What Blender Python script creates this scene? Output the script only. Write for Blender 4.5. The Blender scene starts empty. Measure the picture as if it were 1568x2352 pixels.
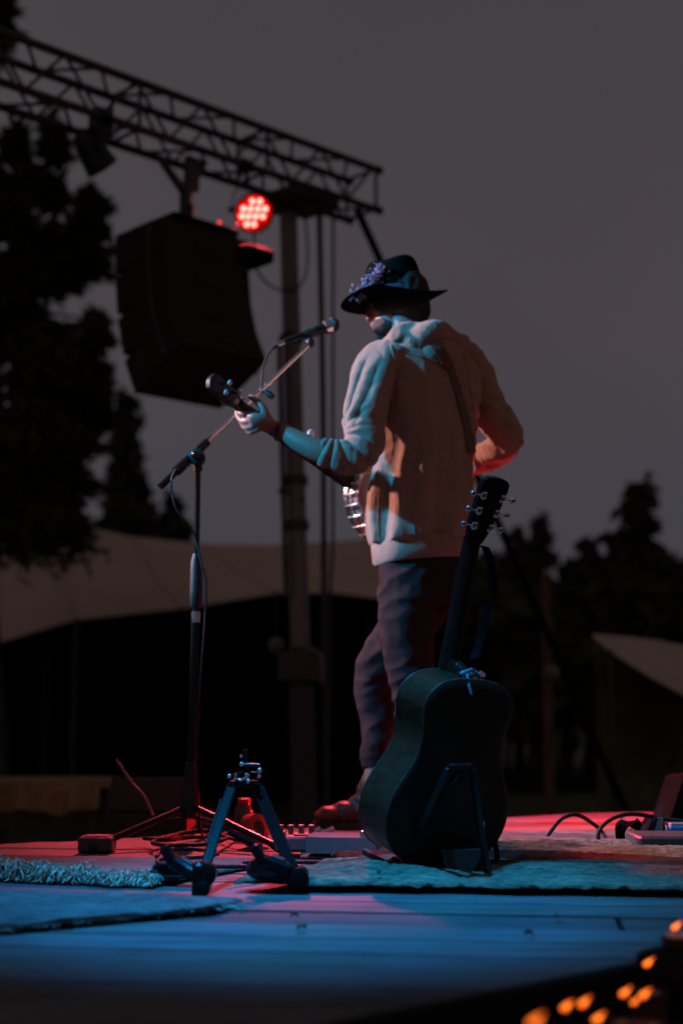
import bpy, bmesh, math, random
import numpy as np
from mathutils import Vector, Matrix, noise
from mathutils.bvhtree import BVHTree

random.seed(7)
rng = np.random.default_rng(7)
sc = bpy.context.scene
COL = sc.collection

# ------------------------------------------------------------------ camera
F = 50 / 36 * 2352            # focal length in units of a 1568 x 2352 frame
PITCH = math.atan(440 / F)
CZ = 0.434                    # metres above the stage deck
cam_d = bpy.data.cameras.new('camera')
cam = bpy.data.objects.new('camera', cam_d)
COL.objects.link(cam)
cam.location = (0, 0, CZ)
cam.rotation_euler = (math.pi / 2 + PITCH, 0, 0)
cam_d.sensor_fit = 'VERTICAL'
cam_d.sensor_height = 36
cam_d.sensor_width = 24
cam_d.lens = 50
cam_d.clip_start = 0.05
cam_d.clip_end = 2000
cam_d.dof.use_dof = True
cam_d.dof.focus_distance = 3.85
cam_d.dof.aperture_fstop = 1.55
cam_d.dof.aperture_blades = 9
sc.camera = cam

# ------------------------------------------------------------------ world: overcast dusk
w = bpy.data.worlds.new('World')
sc.world = w
w.use_nodes = True
nt = w.node_tree
nt.nodes.clear()
out = nt.nodes.new('ShaderNodeOutputWorld')
bg = nt.nodes.new('ShaderNodeBackground')
sky = nt.nodes.new('ShaderNodeTexSky')
sky.sky_type = 'NISHITA'
sky.sun_disc = False
sky.sun_elevation = math.radians(1.0)
sky.sun_rotation = math.radians(150)
sky.air_density = 1.0
sky.dust_density = 3.0
tc = nt.nodes.new('ShaderNodeTexCoord')
sep = nt.nodes.new('ShaderNodeSeparateXYZ')
ramp = nt.nodes.new('ShaderNodeValToRGB')     # grey cloud layer, a little bluer towards the horizon
ramp.color_ramp.elements[0].position = 0.0
ramp.color_ramp.elements[0].color = (0.96, 0.98, 1.32, 1)
ramp.color_ramp.elements[1].position = 0.55
ramp.color_ramp.elements[1].color = (1.10, 0.94, 1.02, 1)
k = ramp.color_ramp.elements.new(0.24)
k.color = (1.34, 1.13, 1.34, 1)
nz = nt.nodes.new('ShaderNodeTexNoise')
nz.inputs['Scale'].default_value = 2.2
nz.inputs['Detail'].default_value = 3
mr = nt.nodes.new('ShaderNodeMapRange')
mr.inputs[1].default_value = 0.25
mr.inputs[2].default_value = 0.75
mr.inputs[3].default_value = 0.84
mr.inputs[4].default_value = 1.10
mul = nt.nodes.new('ShaderNodeMix'); mul.data_type = 'RGBA'; mul.blend_type = 'MULTIPLY'; mul.inputs[0].default_value = 1.0
mix = nt.nodes.new('ShaderNodeMix'); mix.data_type = 'RGBA'; mix.inputs[0].default_value = 0.06
L = nt.links.new
L(tc.outputs['Generated'], sep.inputs[0])
L(sep.outputs['Z'], ramp.inputs[0])
L(tc.outputs['Generated'], nz.inputs['Vector'])
L(nz.outputs[0], mr.inputs[0])
L(ramp.outputs[0], mul.inputs[6])
L(mr.outputs[0], mul.inputs[7])
L(mul.outputs[2], mix.inputs[6])
L(sky.outputs[0], mix.inputs[7])
L(mix.outputs[2], bg.inputs[0])
bg.inputs[1].default_value = 0.053
L(bg.outputs[0], out.inputs[0])

# ------------------------------------------------------------------ light
def aim(o, target):
    d = Vector(target) - o.location
    o.rotation_euler = d.to_track_quat('-Z', 'Y').to_euler()

sun_d = bpy.data.lights.new('sun', 'SUN')       # last glow behind the cloud
sun_d.energy = 0.02
sun_d.angle = math.radians(40)
sun_d.color = (1.0, 0.9, 0.85)
sun = bpy.data.objects.new('sun', sun_d)
COL.objects.link(sun)
sun.rotation_euler = (math.radians(60), 0, math.radians(-30))

def spot(name, loc, target, color, power, size, blend=0.5, soft=0.09):
    d = bpy.data.lights.new(name, 'SPOT')
    d.energy = power; d.color = color
    d.spot_size = math.radians(size); d.spot_blend = blend; d.shadow_soft_size = soft
    o = bpy.data.objects.new(name, d)
    COL.objects.link(o)
    o.location = loc
    aim(o, target)
    return o

# stage lamps that the coloured light in the picture comes from
spot('blue_key_lamp', (-3.7, 3.45, 3.35), (0.05, 4.55, 1.33), (0.012, 0.48, 1.0), 1850, 27, 0.55, 0.07)
spot('blue_deck_lamp', (-0.3, 2.8, 3.9), (-0.08, 3.22, 0.0), (0.002, 0.38, 1.0), 1250, 31, 1.0, 0.07)
spot('pink_stage_lamp', (-4.3, 5.7, 3.3), (0.0, 4.8, 1.2), (1.0, 0.46, 0.40), 2500, 21.5, 0.5, 0.07)
spot('red_side_lamp', (3.1, 6.7, 0.9), (1.45, 5.95, 0.0), (1.0, 0.006, 0.012), 3200, 37, 0.5, 0.07)
spot('red_floor_lamp', (1.25, 6.3, 0.2), (0.47, 4.95, 1.12), (1.0, 0.02, 0.02), 210, 15, 0.6, 0.05)
spot('dim_red_lamp', (3.0, 1.2, 3.0), (0.35, 4.7, 1.2), (1.0, 0.24, 0.08), 42, 27, 0.8, 0.3)

# ------------------------------------------------------------------ render look
sc.view_settings.view_transform = 'Standard'
sc.view_settings.look = 'None'
sc.view_settings.exposure = 0
sc.view_settings.gamma = 1
sc.view_settings.use_curve_mapping = False
sc.cycles.use_denoising = True
sc.cycles.max_bounces = 6
sc.cycles.sample_clamp_indirect = 4.0

# ------------------------------------------------------------------ helpers
sp, cp = math.sin(PITCH), math.cos(PITCH)

def P(x, y, Y):
    """place seen at (x, y) of a 1568 x 2352 frame, Y metres in front of the camera"""
    v = (1176 - y) / F
    t = Y / (cp - v * sp)
    return Vector(((x - 784) / F * t, Y, CZ + (sp + v * cp) * t))

def FL(x, y, z=0.0):
    """place on the level z seen at (x, y)"""
    v = (1176 - y) / F
    t = (z - CZ) / (sp + v * cp)
    return Vector(((x - 784) / F * t, (cp - v * sp) * t, z))

MATS = {}
def mat(name, color, rough=0.6, metal=0.0, var=0.25, scale=12.0, bump=0.15, bscale=60.0, spec=0.5,
        stretch=(1, 1, 1), color2=None, coat=0.0, sheen=0.0, trans=0.0):
    if name in MATS:
        return MATS[name]
    m = bpy.data.materials.new(name)
    m.use_nodes = True
    t = m.node_tree
    b = t.nodes['Principled BSDF']
    co = t.nodes.new('ShaderNodeTexCoord')
    mp = t.nodes.new('ShaderNodeMapping')
    mp.inputs['Scale'].default_value = stretch
    t.links.new(co.outputs['Object'], mp.inputs[0])
    n = t.nodes.new('ShaderNodeTexNoise')
    n.inputs['Scale'].default_value = scale
    n.inputs['Detail'].default_value = 6
    n.inputs['Roughness'].default_value = 0.65
    t.links.new(mp.outputs[0], n.inputs['Vector'])
    r = t.nodes.new('ShaderNodeValToRGB')
    c2 = color2 or tuple(c * (1 - var) for c in color)
    c1 = tuple(min(1, c * (1 + var * 0.6)) for c in color)
    r.color_ramp.elements[0].position = 0.32
    r.color_ramp.elements[1].position = 0.68
    r.color_ramp.elements[0].color = (*c2, 1)
    r.color_ramp.elements[1].color = (*c1, 1)
    t.links.new(n.outputs[0], r.inputs[0])
    t.links.new(r.outputs[0], b.inputs['Base Color'])
    b.inputs['Roughness'].default_value = rough
    b.inputs['Metallic'].default_value = metal
    b.inputs['Specular IOR Level'].default_value = spec
    b.inputs['Coat Weight'].default_value = coat
    b.inputs['Sheen Weight'].default_value = sheen
    b.inputs['Transmission Weight'].default_value = trans
    if bump:
        n2 = t.nodes.new('ShaderNodeTexNoise')
        n2.inputs['Scale'].default_value = bscale
        n2.inputs['Detail'].default_value = 5
        t.links.new(mp.outputs[0], n2.inputs['Vector'])
        bp = t.nodes.new('ShaderNodeBump')
        bp.inputs['Strength'].default_value = bump
        bp.inputs['Distance'].default_value = 0.01
        t.links.new(n2.outputs[0], bp.inputs['Height'])
        t.links.new(bp.outputs[0], b.inputs['Normal'])
    MATS[name] = m
    return m

def glow(name, color, strength):
    m = bpy.data.materials.new(name)
    m.use_nodes = True
    b = m.node_tree.nodes['Principled BSDF']
    b.inputs['Base Color'].default_value = (*[c * 0.3 for c in color], 1)
    b.inputs['Emission Color'].default_value = (*color, 1)
    b.inputs['Emission Strength'].default_value = strength
    MATS[name] = m
    return m

OFF = {}
def root(name, loc, label, cat, group=None):
    o = bpy.data.objects.new(name, None)
    COL.objects.link(o)
    o.location = loc
    o.empty_display_size = 0.1
    o['label'] = label; o['category'] = cat
    if group: o['group'] = group
    OFF[o.name] = Vector(loc)
    return o

def tag(o, label, cat, group=None):
    o['label'] = label; o['category'] = cat
    if group: o['group'] = group
    return o

def frame(axis, ref=(0, 0, 1)):
    a = Vector(axis).normalized()
    r = Vector(ref)
    if abs(a.dot(r.normalized())) > 0.98:
        r = Vector((1, 0, 0))
    u = r.cross(a).normalized()
    v = a.cross(u).normalized()
    return u, v, a

class MB:
    def __init__(s):
        s.v = []; s.f = []
    def add(s, vs, fs):
        n = len(s.v)
        s.v += [Vector(p) for p in vs]
        s.f += [tuple(i + n for i in f) for f in fs]
        return s
    def box(s, c, size, ax=None):
        """box with a chamfer on all edges; ax = three axes"""
        c = Vector(c)
        X, Y, Z = ax if ax else (Vector((1, 0, 0)), Vector((0, 1, 0)), Vector((0, 0, 1)))
        hx, hy, hz = [k / 2 for k in size]
        vs = [c + X * (hx * i) + Y * (hy * j) + Z * (hz * k) for i in (-1, 1) for j in (-1, 1) for k in (-1, 1)]
        return s.add(vs, [(0, 1, 3, 2), (4, 6, 7, 5), (0, 4, 5, 1), (2, 3, 7, 6), (0, 2, 6, 4), (1, 5, 7, 3)])
    def cbox(s, c, size, ax=None, ch=0.004):
        """box with chamfered corners round its third axis and rims"""
        X, Y, Z = ax if ax else (Vector((1, 0, 0)), Vector((0, 1, 0)), Vector((0, 0, 1)))
        hx, hy, hz = [k / 2 for k in size]
        def ring(ix, z):
            a, b = hx - ix, hy - ix
            q = min(ch, a * .9, b * .9)
            pts = [(a, -b + q), (a, b - q), (a - q, b), (-a + q, b), (-a, b - q), (-a, -b + q), (-a + q, -b), (a - q, -b)]
            return [Vector(c) + X * p + Y * r + Z * z for p, r in pts]
        return s.loft([ring(ch, -hz), ring(0, -hz + ch), ring(0, hz - ch), ring(ch, hz)])
    def loft(s, rings, cap=True, closed=True):
        n = len(rings[0])
        vs = [p for r in rings for p in r]
        fs = []
        for i in range(len(rings) - 1):
            for j in range(n if closed else n - 1):
                k = (j + 1) % n
                fs.append((i * n + j, i * n + k, (i + 1) * n + k, (i + 1) * n + j))
        if cap:
            fs.append(tuple(range(n - 1, -1, -1)))
            fs.append(tuple((len(rings) - 1) * n + j for j in range(n)))
        return s.add(vs, fs)
    def tube(s, pts, rad, n=10, cap=True, ref=None, flat=1.0, fn=None):
        pts = [Vector(p) for p in pts]
        if not isinstance(rad, (list, tuple)): rad = [rad] * len(pts)
        u = None
        rings = []
        for i, p in enumerate(pts):
            t = (pts[min(i + 1, len(pts) - 1)] - pts[max(i - 1, 0)]).normalized()
            if u is None:
                u, v, _ = frame(t, ref or (0, 0, 1))
            else:
                u = (u - t * u.dot(t))
                u = u.normalized() if u.length > 1e-6 else frame(t)[0]
                v = t.cross(u).normalized()
            ring = []
            for k in range(n):
                a = 2 * math.pi * k / n
                r = rad[i] * (fn(i / (len(pts) - 1), a) if fn else 1)
                ring.append(p + u * (r * math.cos(a)) + v * (r * flat * math.sin(a)))
            rings.append(ring)
        return s.loft(rings, cap)
    def lathe(s, base, axis, prof, n=20, cap=True):
        u, v, a = frame(axis)
        base = Vector(base)
        rings = [[base + a * h + (u * math.cos(2 * math.pi * k / n) + v * math.sin(2 * math.pi * k / n)) * max(r, 1e-4)
                  for k in range(n)] for h, r in prof]
        return s.loft(rings, cap)
    def ball(s, c, r, n=12, m=8, ax=None, rz=None):
        X, Y, Z = ax if ax else (Vector((1, 0, 0)), Vector((0, 1, 0)), Vector((0, 0, 1)))
        rx, ry, rzz = r if isinstance(r, (tuple, list)) else (r, r, r)
        c = Vector(c)
        rings = []
        for i in range(m + 1):
            ph = math.pi * (i + 0.02) / (m + 0.04) - math.pi / 2
            rings.append([c + X * (rx * math.cos(ph) * math.cos(2 * math.pi * k / n)) + Y * (ry * math.cos(ph) * math.sin(2 * math.pi * k / n))
                          + Z * (rzz * math.sin(ph)) for k in range(n)])
        return s.loft(rings)
    def slab(s, poly, d):
        """flat polygon (list of points) given thickness along vector d"""
        d = Vector(d)
        n = len(poly)
        vs = [Vector(p) for p in poly] + [Vector(p) + d for p in poly]
        fs = [tuple(range(n - 1, -1, -1)), tuple(range(n, 2 * n))]
        for j in range(n):
            k = (j + 1) % n
            fs.append((j, k, n + k, n + j))
        return s.add(vs, fs)
    def ribbon(s, pts, side, width, th=0.003):
        pts = [Vector(p) for p in pts]
        rings = []
        for i, p in enumerate(pts):
            t = (pts[min(i + 1, len(pts) - 1)] - pts[max(i - 1, 0)]).normalized()
            sd = side[i] if isinstance(side, list) else Vector(side)
            sd = (sd - t * sd.dot(t)).normalized()
            nn = t.cross(sd).normalized()
            h = width / 2
            rings.append([p + sd * h + nn * th / 2, p - sd * h + nn * th / 2, p - sd * h - nn * th / 2, p + sd * h - nn * th / 2])
        return s.loft(rings)
    def build(s, name, m, parent=None, smooth=40, loc=None, kind=None):
        off = Vector(loc) if loc is not None else Vector((0, 0, 0))
        if parent is not None:
            off = OFF[parent.name]
        me = bpy.data.meshes.new(name)
        me.from_pydata([p - off for p in s.v], [], s.f)
        bm = bmesh.new(); bm.from_mesh(me)
        bmesh.ops.recalc_face_normals(bm, faces=bm.faces)
        bm.to_mesh(me); bm.free()
        if smooth:
            me.polygons.foreach_set('use_smooth', [True] * len(me.polygons))
            me.set_sharp_from_angle(angle=math.radians(smooth))
        me.materials.append(m)
        o = bpy.data.objects.new(name, me)
        COL.objects.link(o)
        if parent is not None:
            o.parent = parent
        else:
            o.location = off
        OFF[o.name] = off
        if kind: o['kind'] = kind
        return o

def spline(pts, n=8):
    """Catmull-Rom through points (tuples of any length)"""
    pts = [np.array(p, float) for p in pts]
    q = [2 * pts[0] - pts[1]] + pts + [2 * pts[-1] - pts[-2]]
    res = []
    for i in range(1, len(q) - 2):
        for k in range(n):
            t = k / n
            a, b, c, d = q[i - 1], q[i], q[i + 1], q[i + 2]
            res.append(0.5 * (2 * b + (c - a) * t + (2 * a - 5 * b + 4 * c - d) * t * t + (3 * b - a - 3 * c + d) * t ** 3))
    res.append(pts[-1])
    return res

def path(pts, n=8):
    """(x, y, Y, r) picture-based stations -> world points and radii"""
    wp = [tuple(P(p[0], p[1], p[2])) + (p[3],) for p in pts]
    s = spline(wp, n)
    return [Vector(a[:3]) for a in s], [float(max(a[3], 0.001)) for a in s]

def remesh(mb, name, m, parent, voxel, smooth_it=2, move=None, kind=None):
    """melt overlapping shapes into one continuous skin"""
    o = mb.build('tmp', m, parent, 0)
    md = o.modifiers.new('r', 'REMESH'); md.mode = 'VOXEL'; md.voxel_size = voxel
    if smooth_it:
        sm = o.modifiers.new('s', 'SMOOTH'); sm.iterations = smooth_it; sm.factor = 0.5
    dg = bpy.context.evaluated_depsgraph_get()
    me = bpy.data.meshes.new_from_object(o.evaluated_get(dg))
    bpy.data.objects.remove(o)
    me.name = name
    if move:
        off = OFF[parent.name]
        nrm = [v.normal.copy() for v in me.vertices]
        for v, nn in zip(me.vertices, nrm):
            v.co += nn * move(v.co + off, nn)
    me.polygons.foreach_set('use_smooth', [True] * len(me.polygons))
    me.materials.clear(); me.materials.append(m)
    r = bpy.data.objects.new(name, me)
    COL.objects.link(r); r.parent = parent
    OFF[r.name] = OFF[parent.name]
    if kind: r['kind'] = kind
    return r

def V(*a): return Vector(a)
ZUP = V(0, 0, 1)
# ------------------------------------------------------------------ materials
M_BLACK = mat('black_metal', (0.008, 0.0078, 0.007), 0.26, 0.0, 0.3, 20, 0.05, 90, 0.35)
M_CHROME = mat('chrome', (0.75, 0.75, 0.77), 0.24, 1.0, 0.06, 20, 0.0)
M_RUBBER = mat('black_rubber', (0.014, 0.014, 0.013), 0.55, 0.0, 0.3, 30, 0.1, 90)
M_TRUSS = mat('dark_truss_metal', (0.06, 0.052, 0.048), 0.55, 0.2, 0.35, 8, 0.1, 60)
M_MATTE = mat('matte_black_steel', (0.010, 0.0095, 0.008), 0.95, 0.0, 0.2, 20, 0.05, 90, 0.02)
M_CAB = mat('black_cabinet', (0.042, 0.040, 0.026), 0.9, 0.0, 0.15, 30, 0.15, 160, 0.08)
M_GROUND = mat('trodden_grass', (0.13, 0.115, 0.065), 0.95, 0, 0.5, 0.9, 0.6, 9, 0.1, color2=(0.085, 0.08, 0.045))
M_LEAF = mat('dark_foliage', (0.075, 0.073, 0.042), 0.85, 0, 0.4, 3, 0, 10, 0.1)
M_LEAF2 = mat('far_foliage', (0.085, 0.083, 0.06), 0.9, 0, 0.4, 3, 0, 10, 0.1)
M_BARK = mat('bark', (0.09, 0.07, 0.05), 0.9, 0, 0.4, 6, 0.6, 20, 0.1)
M_CABLE = mat('cable_rubber', (0.018, 0.018, 0.018), 0.6, 0, 0.2, 30, 0.0, 60, 0.25)

# ------------------------------------------------------------------ ground and stage
g = MB()
N = 60
gx = np.concatenate([-np.geomspace(600, 1, N), np.geomspace(1, 600, N)])
gy = np.concatenate([[-60, -20, -6, -2], np.linspace(0, 30, 60), np.geomspace(32, 900, 30)])
vs = [V(a, b, -1.0 + 0.03 * noise.noise(V(a * .35, b * .35, 0)) ) for b in gy for a in gx]
nx = len(gx)
fs = [(j * nx + i, j * nx + i + 1, (j + 1) * nx + i + 1, (j + 1) * nx + i) for j in range(len(gy) - 1) for i in range(nx - 1)]
g.add(vs, fs)
ground = g.build('ground', M_GROUND, smooth=180)
ground['kind'] = 'structure'

STAGE = [V(-1.3, 0.87, 0), V(2.6, 4.4, 0), V(3.2, 6.4, 0), V(0.9, 5.75, 0), V(-1.08, 4.49, 0), V(-2.6, 3.28, 0)]
EDGE_D = (STAGE[1] - STAGE[0]).normalized()
EDGE_N = V(EDGE_D.y, -EDGE_D.x, 0)                 # points off the stage, towards the candle bench
M_SKIRT = mat('black_stage_skirt', (0.02, 0.02, 0.018), 0.9, 0, 0.3, 8, 0.3, 20, 0.1)
stage = MB().slab([p + V(0, 0, -1.04) for p in STAGE], (0, 0, 1.012)).build('stage_floor', M_SKIRT, smooth=0)
stage['kind'] = 'structure'

def wood_mat(name, tone, tint):
    m = bpy.data.materials.new(name); m.use_nodes = True
    t = m.node_tree; b = t.nodes['Principled BSDF']
    co = t.nodes.new('ShaderNodeTexCoord')
    mp = t.nodes.new('ShaderNodeMapping'); mp.inputs['Scale'].default_value = (1.2, 22, 10)
    mp.inputs['Rotation'].default_value = (0, 0, math.radians(7))
    t.links.new(co.outputs['Object'], mp.inputs[0])
    n = t.nodes.new('ShaderNodeTexNoise'); n.inputs['Scale'].default_value = 2.2; n.inputs['Detail'].default_value = 9; n.inputs['Roughness'].default_value = .7
    t.links.new(mp.outputs[0], n.inputs['Vector'])
    n3 = t.nodes.new('ShaderNodeTexNoise'); n3.inputs['Scale'].default_value = 2.6; n3.inputs['Detail'].default_value = 4
    t.links.new(co.outputs['Object'], n3.inputs['Vector'])
    r = t.nodes.new('ShaderNodeValToRGB')
    r.color_ramp.elements[0].position = .34; r.color_ramp.elements[1].position = .64
    r.color_ramp.elements[0].color = (tone * .28, tone * .26, tone * .24, 1)
    r.color_ramp.elements[1].color = (tone * tint[0], tone * tint[1], tone * tint[2], 1)
    t.links.new(n.outputs[0], r.inputs[0])
    mx = t.nodes.new('ShaderNodeMix'); mx.data_type = 'RGBA'; mx.blend_type = 'MULTIPLY'; mx.inputs[0].default_value = .95
    t.links.new(r.outputs[0], mx.inputs[6]); t.links.new(n3.outputs[1], mx.inputs[7])
    hs = t.nodes.new('ShaderNodeHueSaturation'); hs.inputs['Saturation'].default_value = .35; hs.inputs['Value'].default_value = 2.1
    t.links.new(mx.outputs[2], hs.inputs['Color'])
    t.links.new(hs.outputs[0], b.inputs['Base Color'])
    rr = t.nodes.new('ShaderNodeMapRange'); rr.inputs[3].default_value = .5; rr.inputs[4].default_value = .85
    t.links.new(n3.outputs[0], rr.inputs[0]); t.links.new(rr.outputs[0], b.inputs['Roughness'])
    bp = t.nodes.new('ShaderNodeBump'); bp.inputs['Strength'].default_value = .6; bp.inputs['Distance'].default_value = .006
    t.links.new(n.outputs[0], bp.inputs['Height']); t.links.new(bp.outputs[0], b.inputs['Normal'])
    return m
WOODS = [wood_mat('weathered_deck_%d' % i, t, c) for i, (t, c) in enumerate([(.13, (.92, .96, 1)), (.09, (.94, .96, 1)), (.165, (.92, .97, 1))])]

def clip(poly, a, b):
    """keep the part of poly to the left of a -> b"""
    n = V(-(b - a).y, (b - a).x, 0)
    res = []
    for i, p in enumerate(poly):
        q = poly[(i + 1) % len(poly)]
        dp, dq = (p - a).dot(n), (q - a).dot(n)
        if dp >= 0: res.append(p)
        if (dp >= 0) != (dq >= 0):
            res.append(p + (q - p) * (dp / (dp - dq)))
    return res
BD = V(math.cos(math.radians(-7)), math.sin(math.radians(-7)), 0)
BN = V(-BD.y, BD.x, 0)
OV = STAGE
ea, eb = STAGE[0] + EDGE_N * .014, STAGE[1] + EDGE_N * .014
MB().cbox((ea + eb) / 2 - ZUP * .05, ((eb - ea).length, .024, .102), (EDGE_D, EDGE_N, ZUP), .004).build('edge_trim', M_SKIRT, stage, 30)
widths = [.165, .30, .155, .16, .17]
s0, k = 0.2, 0
while s0 < 8.6:
    wd = .19 if s0 > 3.6 else widths[k % 5]
    u = -3.6 - random.random() * 1.2
    while u < 4.6:
        ln = 2.4 + random.random() * .4
        gp = .0048
        q = [BD * (u + gp) + BN * (s0 + gp), BD * (u + ln - gp) + BN * (s0 + gp), BD * (u + ln - gp) + BN * (s0 + wd - gp), BD * (u + gp) + BN * (s0 + wd - gp)]
        for i in range(len(OV)):
            q = clip(q, OV[i], OV[(i + 1) % len(OV)])
            if len(q) < 3: break
        if len(q) >= 3:
            dz = random.uniform(-.0022, .0022)
            tilt = random.uniform(-.0012, .0012)
            b = MB()
            top = [p + V(0, 0, dz + tilt * math.sin(p.x * 3)) for p in q]
            c = sum(q, V(0, 0, 0)) / len(q)
            ins = [p + (c - p).normalized() * .003 for p in top]
            b.loft([[p + V(0, 0, -.024) for p in top], [p + V(0, 0, -.003) for p in top], ins])
            b.build('plank', WOODS[random.randrange(3)], stage, smooth=0)
        u += ln
    s0 += wd
    k += 1

# ------------------------------------------------------------------ trees beyond the tents
def leaves(clumps, n, size, flat=0.22):
    """leaf-sized faces spread through ellipsoids (cx,cy,cz,rx,ry,rz)"""
    vol = np.array([c[3] * c[4] * c[5] for c in clumps]) ** (2 / 3)
    pick = rng.choice(len(clumps), n, p=vol / vol.sum())
    C = np.array(clumps)[pick]
    d = rng.normal(size=(n, 3)); d /= np.linalg.norm(d, axis=1)[:, None]
    rr = rng.random(n) ** 0.45
    pos = C[:, :3] + d * rr[:, None] * C[:, 3:] * (1 + .30 * rng.normal(size=(n, 1)))
    a = d * .9 + .7 * rng.normal(size=(n, 3)); a[:, 2] -= .25; a /= np.linalg.norm(a, axis=1)[:, None]
    b = np.cross(a, rng.normal(size=(n, 3))); b /= np.linalg.norm(b, axis=1)[:, None]
    s = size * (0.6 + 0.9 * rng.random((n, 1)))
    v = np.stack([pos - a * s, pos + b * s * flat, pos + a * s, pos - b * s * flat], 1).reshape(-1, 3)
    return v
def twigs(clumps, ax, n, size, flat=.22):
    """leaf-sized faces strung along drooping twigs that point away from the trunk axis"""
    vol = np.array([c[3] * c[4] * c[5] for c in clumps]) ** (2 / 3)
    nt_ = max(40, n // 26)
    pick = rng.choice(len(clumps), nt_, p=vol / vol.sum())
    C = np.array(clumps)[pick]
    d = rng.normal(size=(nt_, 3)); d /= np.linalg.norm(d, axis=1)[:, None]
    st = C[:, :3] + d * (rng.random((nt_, 1)) ** .5) * C[:, 3:] * .75
    o = st - np.array([ax[0], ax[1], 0]); o[:, 2] = 0
    o /= np.linalg.norm(o, axis=1)[:, None] + 1e-6
    o = o + .45 * rng.normal(size=o.shape); o[:, 2] = rng.uniform(-.75, .25, nt_)
    ln_ = C[:, 3:4] * rng.uniform(.5, 1.15, (nt_, 1))
    k = np.repeat(np.arange(nt_), 26)
    t = np.tile(np.linspace(0, 1, 26), nt_)[:, None]
    pos = st[k] + o[k] * ln_[k] * t - np.array([0, 0, 1]) * (.35 * ln_[k] * t * t)
    pos += rng.normal(size=pos.shape) * ln_[k] * .07
    a = o[k] + .8 * rng.normal(size=pos.shape); a /= np.linalg.norm(a, axis=1)[:, None]
    b = np.cross(a, rng.normal(size=pos.shape)); b /= np.linalg.norm(b, axis=1)[:, None]
    s = size * (1.1 - .5 * t) * (.6 + .7 * rng.random((len(pos), 1)))
    return np.stack([pos - a * s, pos + b * s * flat, pos + a * s, pos - b * s * flat], 1).reshape(-1, 3)
def leaf_obj(name, v, m, parent):
    off = np.array(OFF[parent.name])
    me = bpy.data.meshes.new(name)
    me.from_pydata((v - off).tolist(), [], np.arange(len(v)).reshape(-1, 4).tolist())
    me.materials.append(m)
    o = bpy.data.objects.new(name, me); COL.objects.link(o); o.parent = parent
    OFF[o.name] = OFF[parent.name]
    return o

def pine(px, Y, top, clumps, n, label, m, size=.09, lean=0):
    base = P(px, 1616, Y); base.z = -1.05
    t = root('pine_tree', base, label, 'tree', 'trees around the field')
    tip = P(px + lean, top, Y)
    st = [base + (tip - base) * (i / 8) + V(.04 * math.sin(i * 2.1), .04 * math.cos(i * 1.7), 0) for i in range(9)]
    h = tip.z - base.z
    trunk = MB().tube(st, [max(.012, h * .022 * (1 - i / 8.3)) for i in range(9)], 9)
    wc = []
    for (x, y, hw, hh) in clumps:
        c = P(x, y, Y + random.uniform(-.6, .6))
        k = Y / F
        wc.append((c.x, c.y, c.z, hw * k, hw * k * .9, hh * k))
        zt = min(max((c.z - .1 - base.z) / h, .05), .97)
        a = base + (tip - base) * zt
        trunk.tube([a, a * .5 + c * .5 + V(0, 0, .06), c], [.035, .022, .008], 6)
    trunk.build('trunk', M_BARK, t, 60)
    leaf_obj('crown', np.concatenate([twigs(wc, (base.x, base.y), int(n * 2.2), size * 1.25, .17), leaves(wc, n // 4, size, .25)]), m, t)
    return t

pine(-25, 13.5, -260, [(8, 25, 26, 60), (-30, 90, 60, 90), (35, 330, 28, 60), (60, 420, 45, 60), (118, 330, 30, 70), (112, 440, 34, 50), (20, 500, 55, 60), (-40, 420, 60, 90),
     (70, 560, 45, 40), (130, 540, 30, 40), (205, 458, 30, 28), (225, 480, 18, 25), (195, 520, 40, 30), (160, 600, 55, 45), (205, 585, 25, 28), (90, 640, 45, 40), (20, 630, 55, 55),
     (150, 648, 26, 18), (60, 720, 40, 45), (5, 760, 50, 60), (95, 770, 35, 30), (222, 735, 16, 32), (205, 770, 34, 35), (160, 790, 42, 40), (120, 830, 50, 50), (225, 860, 22, 45), (190, 900, 45, 40),
     (130, 930, 60, 50), (70, 860, 60, 60), (200, 960, 35, 25), (60, 980, 80, 70), (140, 1010, 55, 50), (10, 1060, 90, 80), (110, 1090, 60, 50), (40, 1180, 110, 70), (130, 1180, 45, 50), (-60, 700, 70, 200), (-70, 1000, 80, 200)],
     26000, 'tall dark pine rising behind the truss at the left edge', M_LEAF, .12)

def conifer(px, Y, top, hw, label, n=4600, m=M_LEAF2, base_y=1500, slim=1.0):
    base = P(px, 1616, Y); base.z = -1.05
    tip = P(px, top, Y)
    t = root('conifer_tree', base, label, 'tree', 'trees around the field')
    h = tip.z - base.z
    tr = MB().tube([base, base + V(.03, 0, h * .5), tip], [h * .022, h * .013, .01], 8)
    W = hw * Y / F
    lo = P(px, base_y, Y).z
    wc = [(tip.x, tip.y, tip.z - .05 * h, W * .16, W * .16, .06 * h)]
    tiers = 15
    for i in range(tiers):
        f = i / (tiers - 1)
        z = tip.z - (tip.z - lo) * (f ** .9) - .03 * h
        R = W * (f ** .62) * random.uniform(.8, 1.15) + W * .14
        for k in range(3 + int(5 * f)):
            a = random.random() * 6.283
            q = R * random.uniform(.35, .95)
            c = V(base.x + math.cos(a) * q, base.y + math.sin(a) * q, z - q * .25)
            e = W * (.16 + .2 * f)
            wc.append((c.x, c.y, c.z, e * 1.25, e * 1.25, e * .55))
            if k % 2 == 0:
                tr.tube([V(base.x, base.y, z + .02), c], [h * .006, h * .002], 5)
    tr.build('trunk', M_BARK, t, 60)
    leaf_obj('crown', leaves(wc, int(n * 1.5), .014 * h + .07, .45), m, t)
    return t
conifer(283, 26, 905, 62, 'slim far conifer between the dark pine and the microphone stand', base_y=1270)
conifer(392, 27, 1135, 50, 'short bushy conifer just behind the tent, left of the mast', base_y=1290)
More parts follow.
